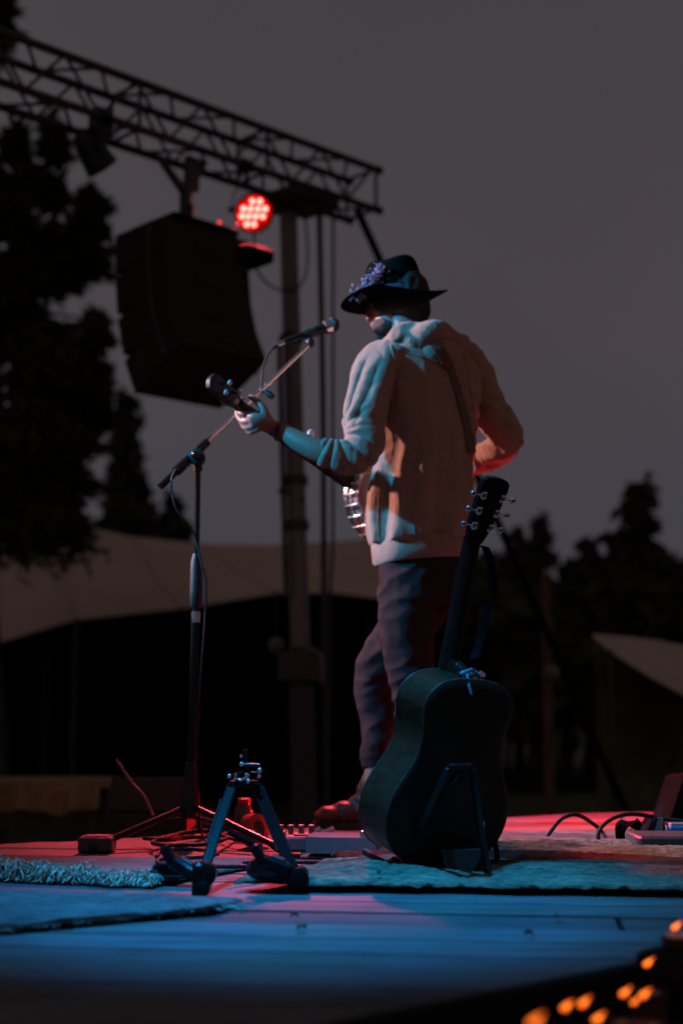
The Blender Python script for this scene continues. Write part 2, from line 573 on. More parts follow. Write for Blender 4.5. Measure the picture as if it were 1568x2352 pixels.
conifer(1190, 30, 1215, 74, 'small conifer right beside the guitar neck')
conifer(1242, 28, 1185, 72, 'narrow pointed conifer, second to the right of the guitar neck')
conifer(1352, 28, 1235, 90, 'broad conifer standing alone between two gaps of sky')
conifer(1482, 24, 1105, 125, 'tallest conifer on the right side with a ragged double crown', 5200, M_LEAF)
conifer(1560, 25, 1290, 95, 'conifer cut by the right edge of the picture', 3200, M_LEAF)
conifer(1302, 30, 1292, 60, 'low conifer between the narrow pointed one and the broad one')
conifer(1424, 27, 1225, 60, 'conifer close against the left of the tallest one')
conifer(1115, 31, 1300, 60, 'low conifer mostly hidden behind the guitar neck')

# dark undergrowth that closes the field
hd = []
for i in range(420):
    x = random.uniform(-1300, 2900); Y = random.uniform(23, 33)
    topy = 1355 + 70 * noise.noise(V(x * .012, 1.3, 0)) + (80 if x < 900 else 0)
    y = random.uniform(topy, 1640)
    c = P(x, y, Y); e = random.uniform(.5, 1.0)
    hd.append((c.x, c.y, c.z, e * 1.3, e, e * .8))
hr = root('hedge', (0, 27, -1.05), 'dark mass of hedge and bushes closing the field', 'hedge')
leaf_obj('foliage', leaves(hd, 54000, .30, .5), M_LEAF, hr)
st = MB()
for c in hd[::2]:
    st.tube([V(c[0], c[1], -1.05), V(c[0] + .1, c[1], (c[2] - 1) * .5), V(*c[:3])], [.06, .04, .015], 5)
st.build('stems', M_BARK, hr, 60, kind='stuff')

# ------------------------------------------------------------------ tents
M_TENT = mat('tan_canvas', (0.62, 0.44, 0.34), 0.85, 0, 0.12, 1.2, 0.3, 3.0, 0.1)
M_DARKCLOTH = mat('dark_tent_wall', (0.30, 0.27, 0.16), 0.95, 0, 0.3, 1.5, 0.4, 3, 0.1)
def straight(pts, n):
    res = []
    for a, b in zip(pts[:-1], pts[1:]):
        res += [Vector(a).lerp(Vector(b), k / n) for k in range(n)]
    return res + [Vector(pts[-1])]
def sheet(rows, n=10, sag=0.0, th=.012):
    """canvas lofted between rows of points, with real thickness"""
    rows = [straight(r, n) for r in rows]
    dense = []
    for a, b in zip(rows[:-1], rows[1:]):
        for k in range(6):
            t = k / 6
            dense.append([p.lerp(q, t) - ZUP * (sag * math.sin(math.pi * t)) for p, q in zip(a, b)])
    dense.append(rows[-1])
    m_, n_ = len(dense), len(dense[0])
    mb = MB()
    vs = [p for r in dense for p in r] + [p - ZUP * th for r in dense for p in r]
    o = m_ * n_
    fs = []
    for i in range(m_ - 1):
        for j in range(n_ - 1):
            q = (i * n_ + j, i * n_ + j + 1, (i + 1) * n_ + j + 1, (i + 1) * n_ + j)
            fs.append(q); fs.append(tuple(o + k for k in reversed(q)))
    for j in range(n_ - 1):
        fs.append((j, o + j, o + j + 1, j + 1))
        a = (m_ - 1) * n_ + j
        fs.append((a, a + 1, o + a + 1, o + a))
    for i in range(m_ - 1):
        a, b = i * n_, (i + 1) * n_
        fs.append((a, b, o + b, o + a))
        a, b = a + n_ - 1, b + n_ - 1
        fs.append((a, o + a, o + b, b))
    return mb.add(vs, fs)

tent = root('marquee_tent', V(-1.5, 16, -1.02), 'wide tan canvas tent roof with a low peak, behind the microphone stand', 'tent')
front = [(-260, 1560), (-120, 1510), (0, 1474), (175, 1422), (420, 1396), (640, 1360), (760, 1360), (900, 1376), (1060, 1400)]
ridge = [(-260, 1400), (-120, 1330), (0, 1262), (118, 1190), (300, 1232), (470, 1250), (640, 1252), (840, 1238), (1060, 1300)]
back = [(-260, 1440), (-120, 1400), (0, 1350), (118, 1290), (300, 1310), (470, 1320), (640, 1320), (840, 1310), (1060, 1360)]
sheet([[P(x, y, 14.6) for x, y in front], [P(x, y, 17.0) for x, y in ridge], [P(x, y, 21) for x, y in back]], 6, .05).build('roof', M_TENT, tent, 60)
for i_ in range(1, 8):
    a_, b_ = P(*front[i_], 14.6), P(*ridge[i_], 17.0)
    MB().tube([a_.lerp(b_, k / 6) - ZUP * (.05 * math.sin(math.pi * k / 6)) + ZUP * .004 for k in range(7)], .016, 6).build('seam', M_TENT, tent, 60)
wall = [P(x, y + 10, 20.9) for x, y in back]
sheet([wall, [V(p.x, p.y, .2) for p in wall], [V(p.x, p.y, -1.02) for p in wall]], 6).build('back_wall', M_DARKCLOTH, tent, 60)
for x, y, Y in ((175, 1424, 14.6), (118, 1192, 17.0), (905, 1378, 14.6), (-120, 1512, 14.6), (840, 1240, 17)):
    p = P(x, y, Y)
    MB().tube([V(p.x, p.y, -1.02), p], .03, 8).build('pole', M_TRUSS, tent, 60)

rt = root('side_tent', P(1500, 1616, 13.2) - V(0, 0, 1.45), 'tan tent flap sloping down at the right edge of the picture', 'tent')
sheet([[P(1360, 1456, 12.4), P(1440, 1462, 13.2), P(1523, 1472, 13.8), P(1640, 1500, 14.2), P(1800, 1560, 14.6)],
       [P(1362, 1460, 12.2), P(1398, 1493, 12.2), P(1482, 1547, 12.2), P(1568, 1594, 12.2), P(1800, 1720, 12.2)]], 6, .02).build('roof', M_TENT, rt, 60)
for x, y, Y in ((1400, 1492, 12.2), (1700, 1664, 12.2), (1530, 1474, 13.8)):
    p = P(x, y, Y)
    MB().tube([V(p.x, p.y, -1.02), p], .028, 8).build('pole', M_TRUSS, rt, 60)
q = [P(1362, 1462, 12.9), P(1523, 1480, 13.7), P(1800, 1570, 14.5)]
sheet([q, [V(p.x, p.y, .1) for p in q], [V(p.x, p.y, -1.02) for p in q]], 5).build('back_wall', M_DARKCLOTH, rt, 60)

M_POST = mat('brown_post', (0.16, 0.085, 0.055), 0.8, 0, .3, 6, .3, 20, .2)
p = P(1252, 1330, 10.5)
post = root('wooden_post', V(p.x, p.y, -1.02), 'thin brown post right of the standing guitar, behind the stage', 'post')
MB().tube([V(p.x, p.y, -1.02), p], [.045, .035], 10).build('shaft', M_POST, post, 60)
MB().lathe(p, ZUP, [(0, .04), (.02, .045), (.04, .02)], 10).build('cap', M_POST, post, 60)
M_PALE = mat('pale_paper', (0.20, 0.18, 0.17), 0.8, 0, .15, 6, .2, 30, .2)
def lantern(x, y, Y, r, label, hold):
    c = P(x, y, Y)
    t = root('paper_lantern', c - ZUP * r, label, 'lantern', 'unlit paper lanterns')
    prof = [(-r, r * .3)] + [(r * math.sin(a), r * math.cos(a) * (1 + .03 * (i % 2))) for i, a in enumerate(np.linspace(-1.25, 1.25, 13))] + [(r, r * .3)]
    MB().lathe(c, ZUP, prof, 18).build('shade', M_PALE, t, 50)
    MB().tube([c + ZUP * r, c + ZUP * (r + .06), hold + ZUP * 0], .004, 6).build('cord', M_CABLE, t, 60)
lantern(634, 1482, 9.6, .055, 'small pale round lantern hanging left of the mast foot', P(634, 1352, 14.4))
lantern(1266, 1545, 10.4, .06, 'small pale round lantern hanging on the brown post', P(1253, 1500, 10.48))

# table with a tan cloth out in front of the stage
M_CLOTH = mat('tan_table_cloth', (0.34, 0.22, 0.12), 0.9, 0, .35, 5, .4, 20, .1)
c = P(95, 1800, 9.0)
tb = root('long_table', V(c.x, c.y, -1.0), 'low long table under a tan cloth, left behind the stage monitor', 'table')
zt = P(100, 1790, 9.0).z
MB().cbox(V(c.x - .3, 9.0, zt - .02), (1.55, .6, .035)).build('table_top', M_CLOTH, tb, 30)
xs = np.linspace(c.x - 1.05, P(232, 1800, 8.7).x, 60)
cl = MB()
tp = [V(x, 8.69 + .012 * math.sin(x * 40), zt + .004) for x in xs]
bt = [V(x, 8.67 + .035 * math.sin(x * 40), zt - .17 - .05 * noise.noise(V(x * 5, 0, 0)) - .012 * math.sin(x * 40)) for x in xs]
bk = [V(x, 9.29, zt + .004) for x in xs]
bb = [V(x, 9.31 + .02 * math.sin(x * 40), zt - .17) for x in xs]
ln = len(xs)
cl.add(bt + tp + bk + bb, [(r * ln + i, r * ln + i + 1, (r + 1) * ln + i + 1, (r + 1) * ln + i) for r in range(3) for i in range(ln - 1)])
cl.build('table_cloth', M_CLOTH, tb, 60)
for dx in (-1.0, .36):
    for dy in (-.24, .24):
        MB().tube([V(c.x + dx, 9.0 + dy, -1.0), V(c.x + dx, 9.0 + dy, zt - .03)], .022, 8).build('leg', M_TRUSS, tb, 60)
# ------------------------------------------------------------------ truss over the front of the stage
TA = V(math.sin(math.radians(46)), math.cos(math.radians(46)), 0)      # along the truss, to the right and away
TQ = V(-TA.y, TA.x, 0)                                                 # across it, towards the audience
TS = .29
TE = P(872, 392, 9.5)                                                  # right end, top chord nearest the camera
TL = 4.6
def tp(t, c):                                                          # t metres back from the end, chord c
    return TE - TA * t + TQ * (TS * (c in (1, 3))) - ZUP * (TS * (c in (2, 3)))
truss = root('lighting_truss', tp(TL / 2, 2), 'dark box truss running across the upper left with a row of diagonal braces', 'truss')
for c in range(4):
    MB().tube([tp(TL, c), tp(0, c)], .025, 12).build('chord', M_TRUSS, truss, 50)
faces = [(0, 2, 0), (1, 3, 1), (0, 1, 1), (2, 3, 0)]
nb = int(TL / .5)
for a, b, ph in faces:
    for i in range(nb):
        t0 = .07 + i * .5
        for k in range(2):
            ca, cb = (a, b) if (k + ph) % 2 == 0 else (b, a)
            MB().tube([tp(t0 + k * .25, ca), tp(t0 + (k + 1) * .25, cb)], .0105, 7).build('brace', M_TRUSS, truss, 50)
    for i in range(nb // 2 + 1):
        MB().tube([tp(.04 + i * 1.0, a), tp(.04 + i * 1.0, b)], .0125, 7).build('strut', M_TRUSS, truss, 50)
for c in range(4):
    MB().lathe(tp(.0, c), TA, [(-.03, .025), (-.028, .03), (.008, .03), (.012, .02)], 12).build('end_cap', M_TRUSS, truss, 50)
M_BLUETAPE = mat('blue_tape', (0.02, 0.16, 0.42), .5, 0, .2, 20, .1, 50)
MB().tube([tp(3.05, 3) - ZUP * .003, tp(2.88, 3) - ZUP * .003], .0275, 10).build('tape', M_BLUETAPE, truss, 50)

# mast that carries the truss
M_MAST = mat('grey_mast', (0.22, 0.185, 0.165), .5, .35, .2, 5, .1, 40)
m0, m1 = P(661, 470, 9.35), P(690, 1492, 9.35)
md = (m0 - m1).normalized()
gz = m1 + (m1 - m0) * ((m1.z + 1.0) / (m0.z - m1.z))
mast = root('truss_mast', V(gz.x, gz.y, -1.0), 'slightly leaning grey mast that carries the right end of the truss', 'mast')
MB().tube([m1 - md * .3, m0], [.066, .060], 16).build('upper_tube', M_MAST, mast, 50)
MB().tube([gz, m1 + md * .02], .085, 16).build('lower_tube', M_TRUSS, mast, 50)
for f in (.0, .30, .62, .72):
    c = m0.lerp(m1, f + .01)
    MB().lathe(c, md, [(-.03, .062), (-.03, .082), (.03, .082), (.03, .062)], 16).build('collar', M_TRUSS, mast, 40)
for x, y in ((640, 782), (640, 1128), (700, 1148)):
    c = P(x, y, 9.3)
    MB().tube([c, P(668 if x < 670 else 680, y, 9.33)], .018, 8).build('pin', M_TRUSS, mast, 50)
MB().tube([P(641, 790, 9.28), P(657, 1370, 9.28)], .018, 8).build('rail', M_TRUSS, mast, 50)
c = m1 - md * .12
MB().cbox(c, (.30, .22, .2), ch=.02).build('winch', M_TRUSS, mast, 40)
MB().tube([P(x, y, 9.25) for x, y in ((700, 1500), (718, 1492), (735, 1502), (742, 1530), (738, 1570))], .012, 8).build('winch_handle', M_MAST, mast, 50)
for a in range(4):
    d = V(math.cos(a * 1.571 + .6), math.sin(a * 1.571 + .6), 0)
    MB().cbox(V(gz.x, gz.y, -.965) + d * .42, (.8, .07, .06), (d, V(-d.y, d.x, 0), ZUP), .01).build('outrigger', M_TRUSS, mast, 40)
MB().cbox(P(690, 462, 9.35), (.42, .36, .09), (TA, TQ, ZUP), .015).build('top_fork', M_TRUSS, mast, 40)

def line_thing(name, pts, r, label, cat, m=M_TRUSS, n=8, group=None, seg=6):
    wp, rr = path([(x, y, Y, r) for x, y, Y in pts], seg)
    o = MB().tube(wp, rr, n).build(name, m, None, 60, loc=wp[0])
    return tag(o, label, cat, group)
p = P(755, 1360, 9.55)
line_thing('hanging_pole', [(733, 470, 9.55), (741, 900, 9.55), (744, 1360, 9.55), (747, 1800, 9.55), (750, 2070, 9.55)], .020, 'dark straight pole hanging just right of the mast', 'pole')
line_thing('hanging_pole', [(765, 476, 9.6), (764, 1000, 9.6), (764, 1250, 9.6), (758, 1400, 9.6), (755, 2060, 9.6)], .011, 'thinner dark line beside the hanging pole right of the mast', 'line')
br = line_thing('diagonal_brace', [(818, 478, 9.5), (870, 592, 9.55), (1000, 880, 9.7), (1120, 1150, 9.8), (1250, 1440, 9.9), (1500, 2010, 10.0)], .03, 'dark brace slanting down from the truss end behind the hat', 'brace', M_MATTE)
line_thing('looped_cable', [(700, 490, 9.3), (706, 560, 9.28), (704, 620, 9.25), (690, 655, 9.2), (660, 668, 9.18), (620, 655, 9.1), (590, 618, 9.0), (584, 560, 8.85), (585, 520, 8.75)], .0075, 'thin cable looping between the red lamp and the mast', 'cable', M_CABLE)

# ------------------------------------------------------------------ lamps on the truss
M_LED = glow('red_led', (1.0, 0.045, 0.036), 34)
M_PLATE = glow('red_halo_plate', (1.0, 0.012, 0.01), 0.10)  # faint emission stands in for the red halo round the LEDs
M_LED2 = glow('red_led_dim', (1.0, 0.03, 0.03), 2.5)
def can(c, d, r, ln, t, led=False):
    """par can round direction d"""
    d = Vector(d).normalized()
    prof = [(-ln, r * .55), (-ln * .97, r * .66), (-ln * .55, r * .92), (-ln * .1, r), (0, r * 1.06), (.012, r * 1.06), (.012, r * .98), (-.012, r * .96)]
    MB().lathe(c, d, prof, 22, False).build('lamp_housing', M_BLACK, t, 40)
    MB().lathe(c, d, [(-.020, r * .955), (-.013, r * .955), (-.0115, r * .9), (-.0115, .002)], 22).build('front_plate', M_PLATE if led else M_BLACK, t, 40)
    u, v, a = frame(d)
    for s in (-1, 1):
        MB().lathe(c - d * ln * .4 + u * s * r * .95, u * s, [(0, .012), (.03, .02), (.045, .012)], 10).build('knob', M_BLACK, t, 40)
    return u, v
def yoke(c, d, r, ln, top, t):
    u, v, a = frame(d)
    m = c - Vector(d).normalized() * ln * .4
    arc = [m + u * (r * 1.08)] + [m + u * (r * 1.08 * math.cos(k)) + (top - m).normalized() * (r * 1.5 * math.sin(k)) for k in np.linspace(.15, math.pi - .15, 9)] + [m - u * (r * 1.08)]
    MB().ribbon(arc, Vector(d).normalized(), .03, .006).build('yoke', M_BLACK, t, 40)
    MB().tube([m + (top - m).normalized() * r * 1.4, top], .014, 8).build('hanger', M_BLACK, t, 40)
    MB().lathe(top - TA * .03, TA, [(0, .03), (.0, .042), (.06, .042), (.06, .03)], 14).build('clamp', M_BLACK, t, 40)

lc = P(583, 490, 8.62)
ld = (V(.35, 4.6, 0.9) - lc).normalized()
ld = (ld * .75 + (V(0, 0, CZ) - lc).normalized() * .25).normalized()
lamp = root('led_par_lamp', lc, 'lit red stage lamp with twelve glowing dots under the truss', 'stage lamp', 'lamps hung from the truss')
u, v = can(lc, ld, .118, .2, lamp, True)
yoke(lc, ld, .118, .2, tp(1.22, 2), lamp)
rows = [(463, (580, 597)), (480, (560, 576, 593, 609)), (497, (556, 571, 587, 603)), (515, (567, 583))]
for y, xl in rows:
    for x in xl:
        q = P(x, y, 8.6)
        tt = (q - V(0, 0, CZ)).normalized()
        q = q + tt * ((lc + ld * .003 - q).dot(ld) / tt.dot(ld))
        MB().lathe(q, ld, [(-.012, .0135), (.002, .0135), (.006, .008)], 12).build('led', M_LED, lamp, 40)
ls = bpy.data.lights.new('red_lamp_beam', 'SPOT')                      # the beam of this lamp
ls.energy = 2000; ls.color = (1, .07, .11); ls.spot_size = math.radians(29); ls.spot_blend = .5; ls.shadow_soft_size = .16
lo = bpy.data.objects.new('red_lamp_beam', ls); COL.objects.link(lo)
lo.location = lc + ld * .04; aim(lo, (-0.05, 5.2, .0))

c2 = P(214, 352, 7.95)
d2 = (P(243, 400, 7.95) - P(190, 318, 7.95)).normalized() + V(0, .25, 0)
l2 = root('par_lamp', c2, 'unlit black par lamp hanging tilted from the truss at the upper left', 'stage lamp', 'lamps hung from the truss')
can(c2 + d2.normalized() * .09, d2, .095, .22, l2)
yoke(c2 + d2.normalized() * .09, d2, .095, .22, tp(2.28, 2), l2)
MB().cbox(P(232, 282, 7.95), (.12, .1, .16), (TA, TQ, ZUP), .01).build('ballast', M_BLACK, l2, 40)

# ------------------------------------------------------------------ hung loudspeaker array
sp0 = P(425, 545, 8.38)
arr = root('line_array', sp0 - ZUP * 1.0, 'big black hung loudspeaker array curving back at its foot', 'loudspeaker')
BWd, BDp, BH = .66, .50, .235
ang = [0, 7, 16, 27]
cur = sp0 + TQ * .02
for i, a in enumerate(ang):
    a = math.radians(a)
    fn = TQ * math.cos(a) - ZUP * math.sin(a)
    dn = -ZUP * math.cos(a) - TQ * math.sin(a)
    cc = cur + dn * (BH / 2)
    b = MB()
    rg = []
    for q, ix, hh in ((-BDp / 2, .012, .95), (-BDp / 2 + .02, 0, .97), (BDp / 2 - .02, 0, 1.0), (BDp / 2, .012, .98)):
        hw, h2 = BWd / 2 - ix, BH / 2 * hh - .002
        rg.append([cc + fn * q + TA * sx * hw + dn * sz * h2 for sx, sz in ((-1, -1), (1, -1), (1, 1), (-1, 1))])
    b.loft(rg)
    cab = b.build('cabinet', M_CAB, arr, 30)
    for s in (-1, 1):
        MB().cbox(cc + TA * s * (BWd / 2 + .006) - fn * .12, (.012, .03, BH * .98), (TA, fn, -dn), .003).build('rigging_bar', M_BLACK, cab, 30)
    MB().cbox(cc - fn * (BDp / 2 + .004) , (.2, .012, .1), (TA, fn, -dn), .003).build('rear_panel', M_CAB, cab, 30)
    MB().cbox(cc + fn * (BDp / 2 + .003), (BWd * .9, .008, BH * .86), (TA, fn, -dn), .002).build('grille', M_BLACK, cab, 30)
    cur = cur + dn * BH
fl = MB().cbox(sp0 + ZUP * .03 - TQ * .0, (.5, .44, .045), (TA, TQ, ZUP), .008).build('fly_frame', M_MATTE, arr, 30)
MB().cbox(sp0 + TA * .33 - TQ * .16 - ZUP * .10, (.22, .34, .085), (TA, TQ, ZUP), .01).build('amplifier_case', M_MATTE, arr, 30)
for s in (-1, 1):
    MB().cbox(sp0 + ZUP * .065 + TA * s * .16, (.05, .3, .04), (TA, TQ, ZUP), .008).build('crossbar', M_MATTE, arr, 30)
for x, y in ((504, 511), (547, 513), (530, 690), (549, 802), (522, 618)):
    q = P(x, y, 8.1)
    if y < 600:
        MB().ball(P(x, y, 8.35), .009, 8, 6).build('status_light', M_LED2, arr, 60)
# hanger between the truss and the array
hg = root('array_hanger', sp0 + ZUP * .08, 'dark forked bracket holding the loudspeaker under the truss', 'bracket')
hb = P(432, 500, 8.38)
MB().tube([P(424, 512, 8.4), P(424, 440, 8.4), P(372, 372, 8.25)], [.035, .033, .022], 8).build('arm', M_TRUSS, hg, 50)
MB().tube([P(424, 512, 8.4), P(428, 440, 8.4), P(468, 372, 8.55)], [.035, .038, .028], 8).build('arm', M_TRUSS, hg, 50)
MB().cbox(P(440, 400, 8.42), (.1, .05, .22), (TA, TQ, ZUP), .01).build('plate', M_TRUSS, hg, 40)
MB().tube([P(437, 512, 8.38), P(440, 470, 8.38)], .018, 8).build('shackle', M_TRUSS, hg, 50)
MB().tube([P(412, 515, 8.38), P(445, 515, 8.38)], .022, 8).build('shackle', M_TRUSS, hg, 50)
# ------------------------------------------------------------------ the musician
PHI = math.radians(41)
RT = V(math.cos(PHI), math.sin(PHI), 0)        # his right
FW = V(-math.sin(PHI), math.cos(PHI), 0)       # the way he faces: away and to the left
M_SKIN = mat('skin', (0.27, 0.15, 0.11), .45, 0, .12, 14, .12, 120, .4)
M_HOOD = mat('cream_fleece', (0.30, 0.20, 0.145), .95, 0, .14, 30, .55, 300, .15, sheen=.3)
M_JEAN = mat('dark_denim', (0.034, 0.021, 0.022), .9, 0, .30, 25, .4, 320, .08)
M_HAT = mat('dark_felt', (0.007, 0.0062, 0.0055), 1.0, 0, .2, 40, .25, 260, .02)
M_HAIR = mat('dark_hair', (0.022, 0.018, 0.014), .6, 0, .4, 60, .5, 150, .3, stretch=(3, 3, .6))
M_BOOT = mat('brown_leather', (0.17, 0.07, 0.048), .42, 0, .35, 16, .3, 90, .4)
M_SOLE = mat('boot_sole', (0.06, 0.045, 0.035), .7, 0, .3, 20, .3, 60)
man = root('person', V(.28, 4.75, 0), 'man in a dark hat and pale hooded sweatshirt, seen from behind, playing banjo', 'person')

L_ARM = [(900, 815, 4.60, .070), (868, 848, 4.57, .074), (848, 915, 4.53, .069), (835, 972, 4.49, .067), (838, 1020, 4.465, .064), (815, 1050, 4.455, .056), (775, 1046, 4.45, .050), (736, 1037, 4.45, .0445)]
L_FORE = [(838, 1020, 4.465, .045), (780, 1046, 4.45, .041), (735, 1037, 4.45, .0385), (690, 1016, 4.465, .034), (655, 994, 4.48, .027), (632, 984, 4.487, .0265)]
R_ARM = [(1046, 826, 4.80, .070), (1082, 856, 4.83, .073), (1118, 930, 4.85, .067), (1150, 978, 4.86, .064), (1162, 1010, 4.87, .060), (1135, 1038, 4.92, .055), (1098, 1054, 4.97, .050), (1060, 1058, 5.03, .044)]
TORSO = [(1288, 971, .158, .122), (1276, 972, .166, .130), (1250, 972, .170, .134), (1236, 971, .186, .150), (1200, 968, .190, .156), (1150, 966, .186, .152), (1100, 970, .182, .145), (1040, 976, .182, .138), (960, 980, .194, .137),
         (890, 982, .204, .133), (845, 981, .200, .124), (815, 976, .176, .108), (790, 966, .130, .092), (768, 950, .086, .078), (752, 940, .070, .068)]
def torso_ring(y, cx, a, b, n=72, k=0.0, yc=4.70, e=2.4):
    c = P(cx, y, yc)
    res = []
    for i in range(n):
        t = 2 * math.pi * i / n
        ct, st = math.cos(t), math.sin(t)
        r = (abs(ct) ** e + abs(st) ** e) ** (-1 / e)
        res.append(c + RT * (a * r * ct) + FW * (b * r * st))
    return res
def drape(pos):
    """cloth folds over the trunk"""
    return 0
# sweatshirt: trunk, hood and both sleeves melted into one skin
hd = MB()
tor = spline(TORSO, 5)
rings = []
for (y, cx, a, b) in tor:
    rg = torso_ring(y, cx, a, b)
    f = min(max((y - 900) / 330, 0), 1)
    if y > 1243: f *= .25
    out_ = []
    c = P(cx, y, 4.70)
    for i, p in enumerate(rg):
        t = 2 * math.pi * i / 72
        wv = math.sin(t * 11 + 1.2 * math.sin(y * .011)) * .008 * f + math.sin(t * 6 + y * .008) * .009 * f
        wv += .010 * noise.noise(V(t * 1.3, y * .012, 3.1)) * (.3 + f)
        out_.append(p + (p - c).normalized() * wv + ZUP * ((p.x - c.x) * .10 * min(1, max(0, (y - 1150) / 90))))
    rings.append(out_)
hd.loft(rings)
def sleeve(st, seed, elbow):
    wp, rr = path(st, 14)
    def fn(s, a):
        e = math.exp(-((s - elbow) / .20) ** 2)
        cuff = min(max((s - .60) / .15, 0), 1)
        x = .05 * e * (1 - cuff) * math.sin(s * 62 + 2.0 * math.sin(a + seed)) * (.6 + .4 * math.sin(a * 2 + seed))
        x += .05 * cuff * (abs(math.sin(s * 62 + .5 * math.sin(a + seed))) ** .7 - .6) - .14 * max(0, s - .95) / .05
        x += .10 * (1 - e) * (1 - cuff) * math.sin(3 * a + s * 5 + seed) + .05 * noise.noise(V(a, s * 8, seed))
        return 1 + x
    hd.tube(wp, rr, 40, fn=fn)
sleeve(L_ARM, .7, .52)
sleeve(R_ARM, 2.4, .52)
# hood lying in the neck
wp, rr = path([(884, 792, 4.63, .018), (905, 774, 4.585, .024), (945, 764, 4.56, .034), (990, 766, 4.56, .046), (1032, 788, 4.64, .052), (1046, 804, 4.74, .042), (1020, 790, 4.84, .022)], 8)
hd.tube(wp, rr, 20, fn=lambda s, a: 1 + .20 * math.sin(s * 23 + a) + .12 * math.sin(a * 3 + s * 9))
hd.ball(P(1010, 812, 4.60), (.085, .055, .06), 24, 14, (RT, FW, ZUP))
hd.ball(P(975, 790, 4.60), (.09, .06, .05), 24, 14, (RT, FW, ZUP))
EL = P(770, 984, 4.42)                                  # inner bend of the left elbow, where the creases meet
SHO, ELB = P(868, 830, 4.57), P(835, 1000, 4.47)
arm_d = (ELB - SHO).normalized()
def ridge(v): return 1 - abs(noise.noise(v)) * 2.2
def step(a, b, x): t = min(1, max(0, (x - a) / (b - a))); return t * t * (3 - 2 * t)
def cloth(p, n):
    """creases: a fan at the elbow, long folds down the upper arm, hanging folds on the trunk"""
    s = .0016 * noise.noise(p * 45) + .004 * noise.noise(V(p.x * 12, p.y * 12, p.z * 7) + V(3, 1, 2))
    d = p - EL
    r = math.hypot(d.x, d.z)
    left = step(4.66, 4.56, p.y) * step(.16, .10, p.x)
    if left > 0:
        # fan of sharp pleats over the forearm sleeve
        low = step(.03, -.02, d.z) * left
        if low > 0:
            th = math.atan2(d.z, d.x) + .25 * noise.noise(p * 7)
            s += .0065 * low * step(.012, .06, r) * step(.22, .12, r) * ((abs(math.sin(th * 7.5)) ** .65) * 2 - 1.25)
        # long folds along the upper arm
        up = step(-.01, .06, d.z) * left
        if up > 0:
            q = p - SHO
            al = q.dot(arm_d)
            w = (q - arm_d * al)
            c = w.x * .8 - w.y * .6 + .10 * al + .012 * noise.noise(p * 6)
            s += .0055 * up * ((abs(math.sin(c * 62 + al * 3)) ** .7) * 2 - 1.2) * step(.0, .08, al)
            th = math.atan2(d.z, d.x) + .2 * noise.noise(p * 6)
            s += .006 * up * step(.015, .05, r) * step(.16, .07, r) * ((abs(math.sin(th * 5.5)) ** .65) * 2 - 1.25)
    if left < 1:
        k = (1 - left)
        hang = step(1.55, 1.25, p.z)
        s += k * (.0035 + .004 * hang) * (ridge(V(p.x * 15, p.y * 15, p.z * 3.2)) - .55)
        if p.x > .40:                                   # right sleeve
            s += .0026 * step(.40, .46, p.x) * math.sin(p.z * 120 + p.x * 60 + 3 * noise.noise(p * 8))
    return s
hoodie = remesh(hd, 'sweatshirt', M_HOOD, man, .0040, 1, cloth)
# seams of the sweatshirt, laid on its surface
off = OFF[hoodie.name]
HBVH = BVHTree.FromPolygons([v.co + off for v in hoodie.data.vertices], [tuple(p.vertices) for p in hoodie.data.polygons])
def on_shirt(pts, lift=.001, n=6):
    res = []
    for x, y in spline(pts, n):
        d = (P(x, y, 5) - V(0, 0, CZ)).normalized()
        h = HBVH.ray_cast(V(0, 0, CZ), d)
        if h[0] and (not res or (h[0] - res[-1]).length < .06): res.append(h[0] + h[1] * lift)
    return res
for sm in ([(896, 792), (906, 830), (914, 880), (915, 930), (906, 975)], [(1064, 812), (1072, 850), (1080, 900), (1088, 950)], [(950, 1128), (949, 1165), (951, 1200), (953, 1238)], [(872, 1112), (868, 1150), (868, 1200), (872, 1240)],
           [(905, 800), (940, 812), (985, 826), (1030, 832), (1060, 824)]):
    q = on_shirt(sm)
    if len(q) > 4: MB().tube(q, .0024, 6).build('seam', M_HOOD, hoodie, 60)
# ribbed waistband and pocket edge stand proud as sub-parts
wb = MB()
rg = []
for (y, cx, a, b) in [(1238, 971, .172, .136), (1244, 971, .176, .140), (1268, 972, .1745, .139), (1286, 971.5, .170, .135), (1291, 971.5, .162, .127)]:
    q = torso_ring(y, cx, a, b, 180)
    c = P(cx, y, 4.70)
    tl = [p + (p - c).normalized() * (.0016 * (i % 2) + .003 * math.sin(i * .21)) + ZUP * ((p.x - c.x) * .10) for i, p in enumerate(q)]
    rg.append(tl)
wb.loft(rg, False).build('waistband', M_HOOD, man, 60)

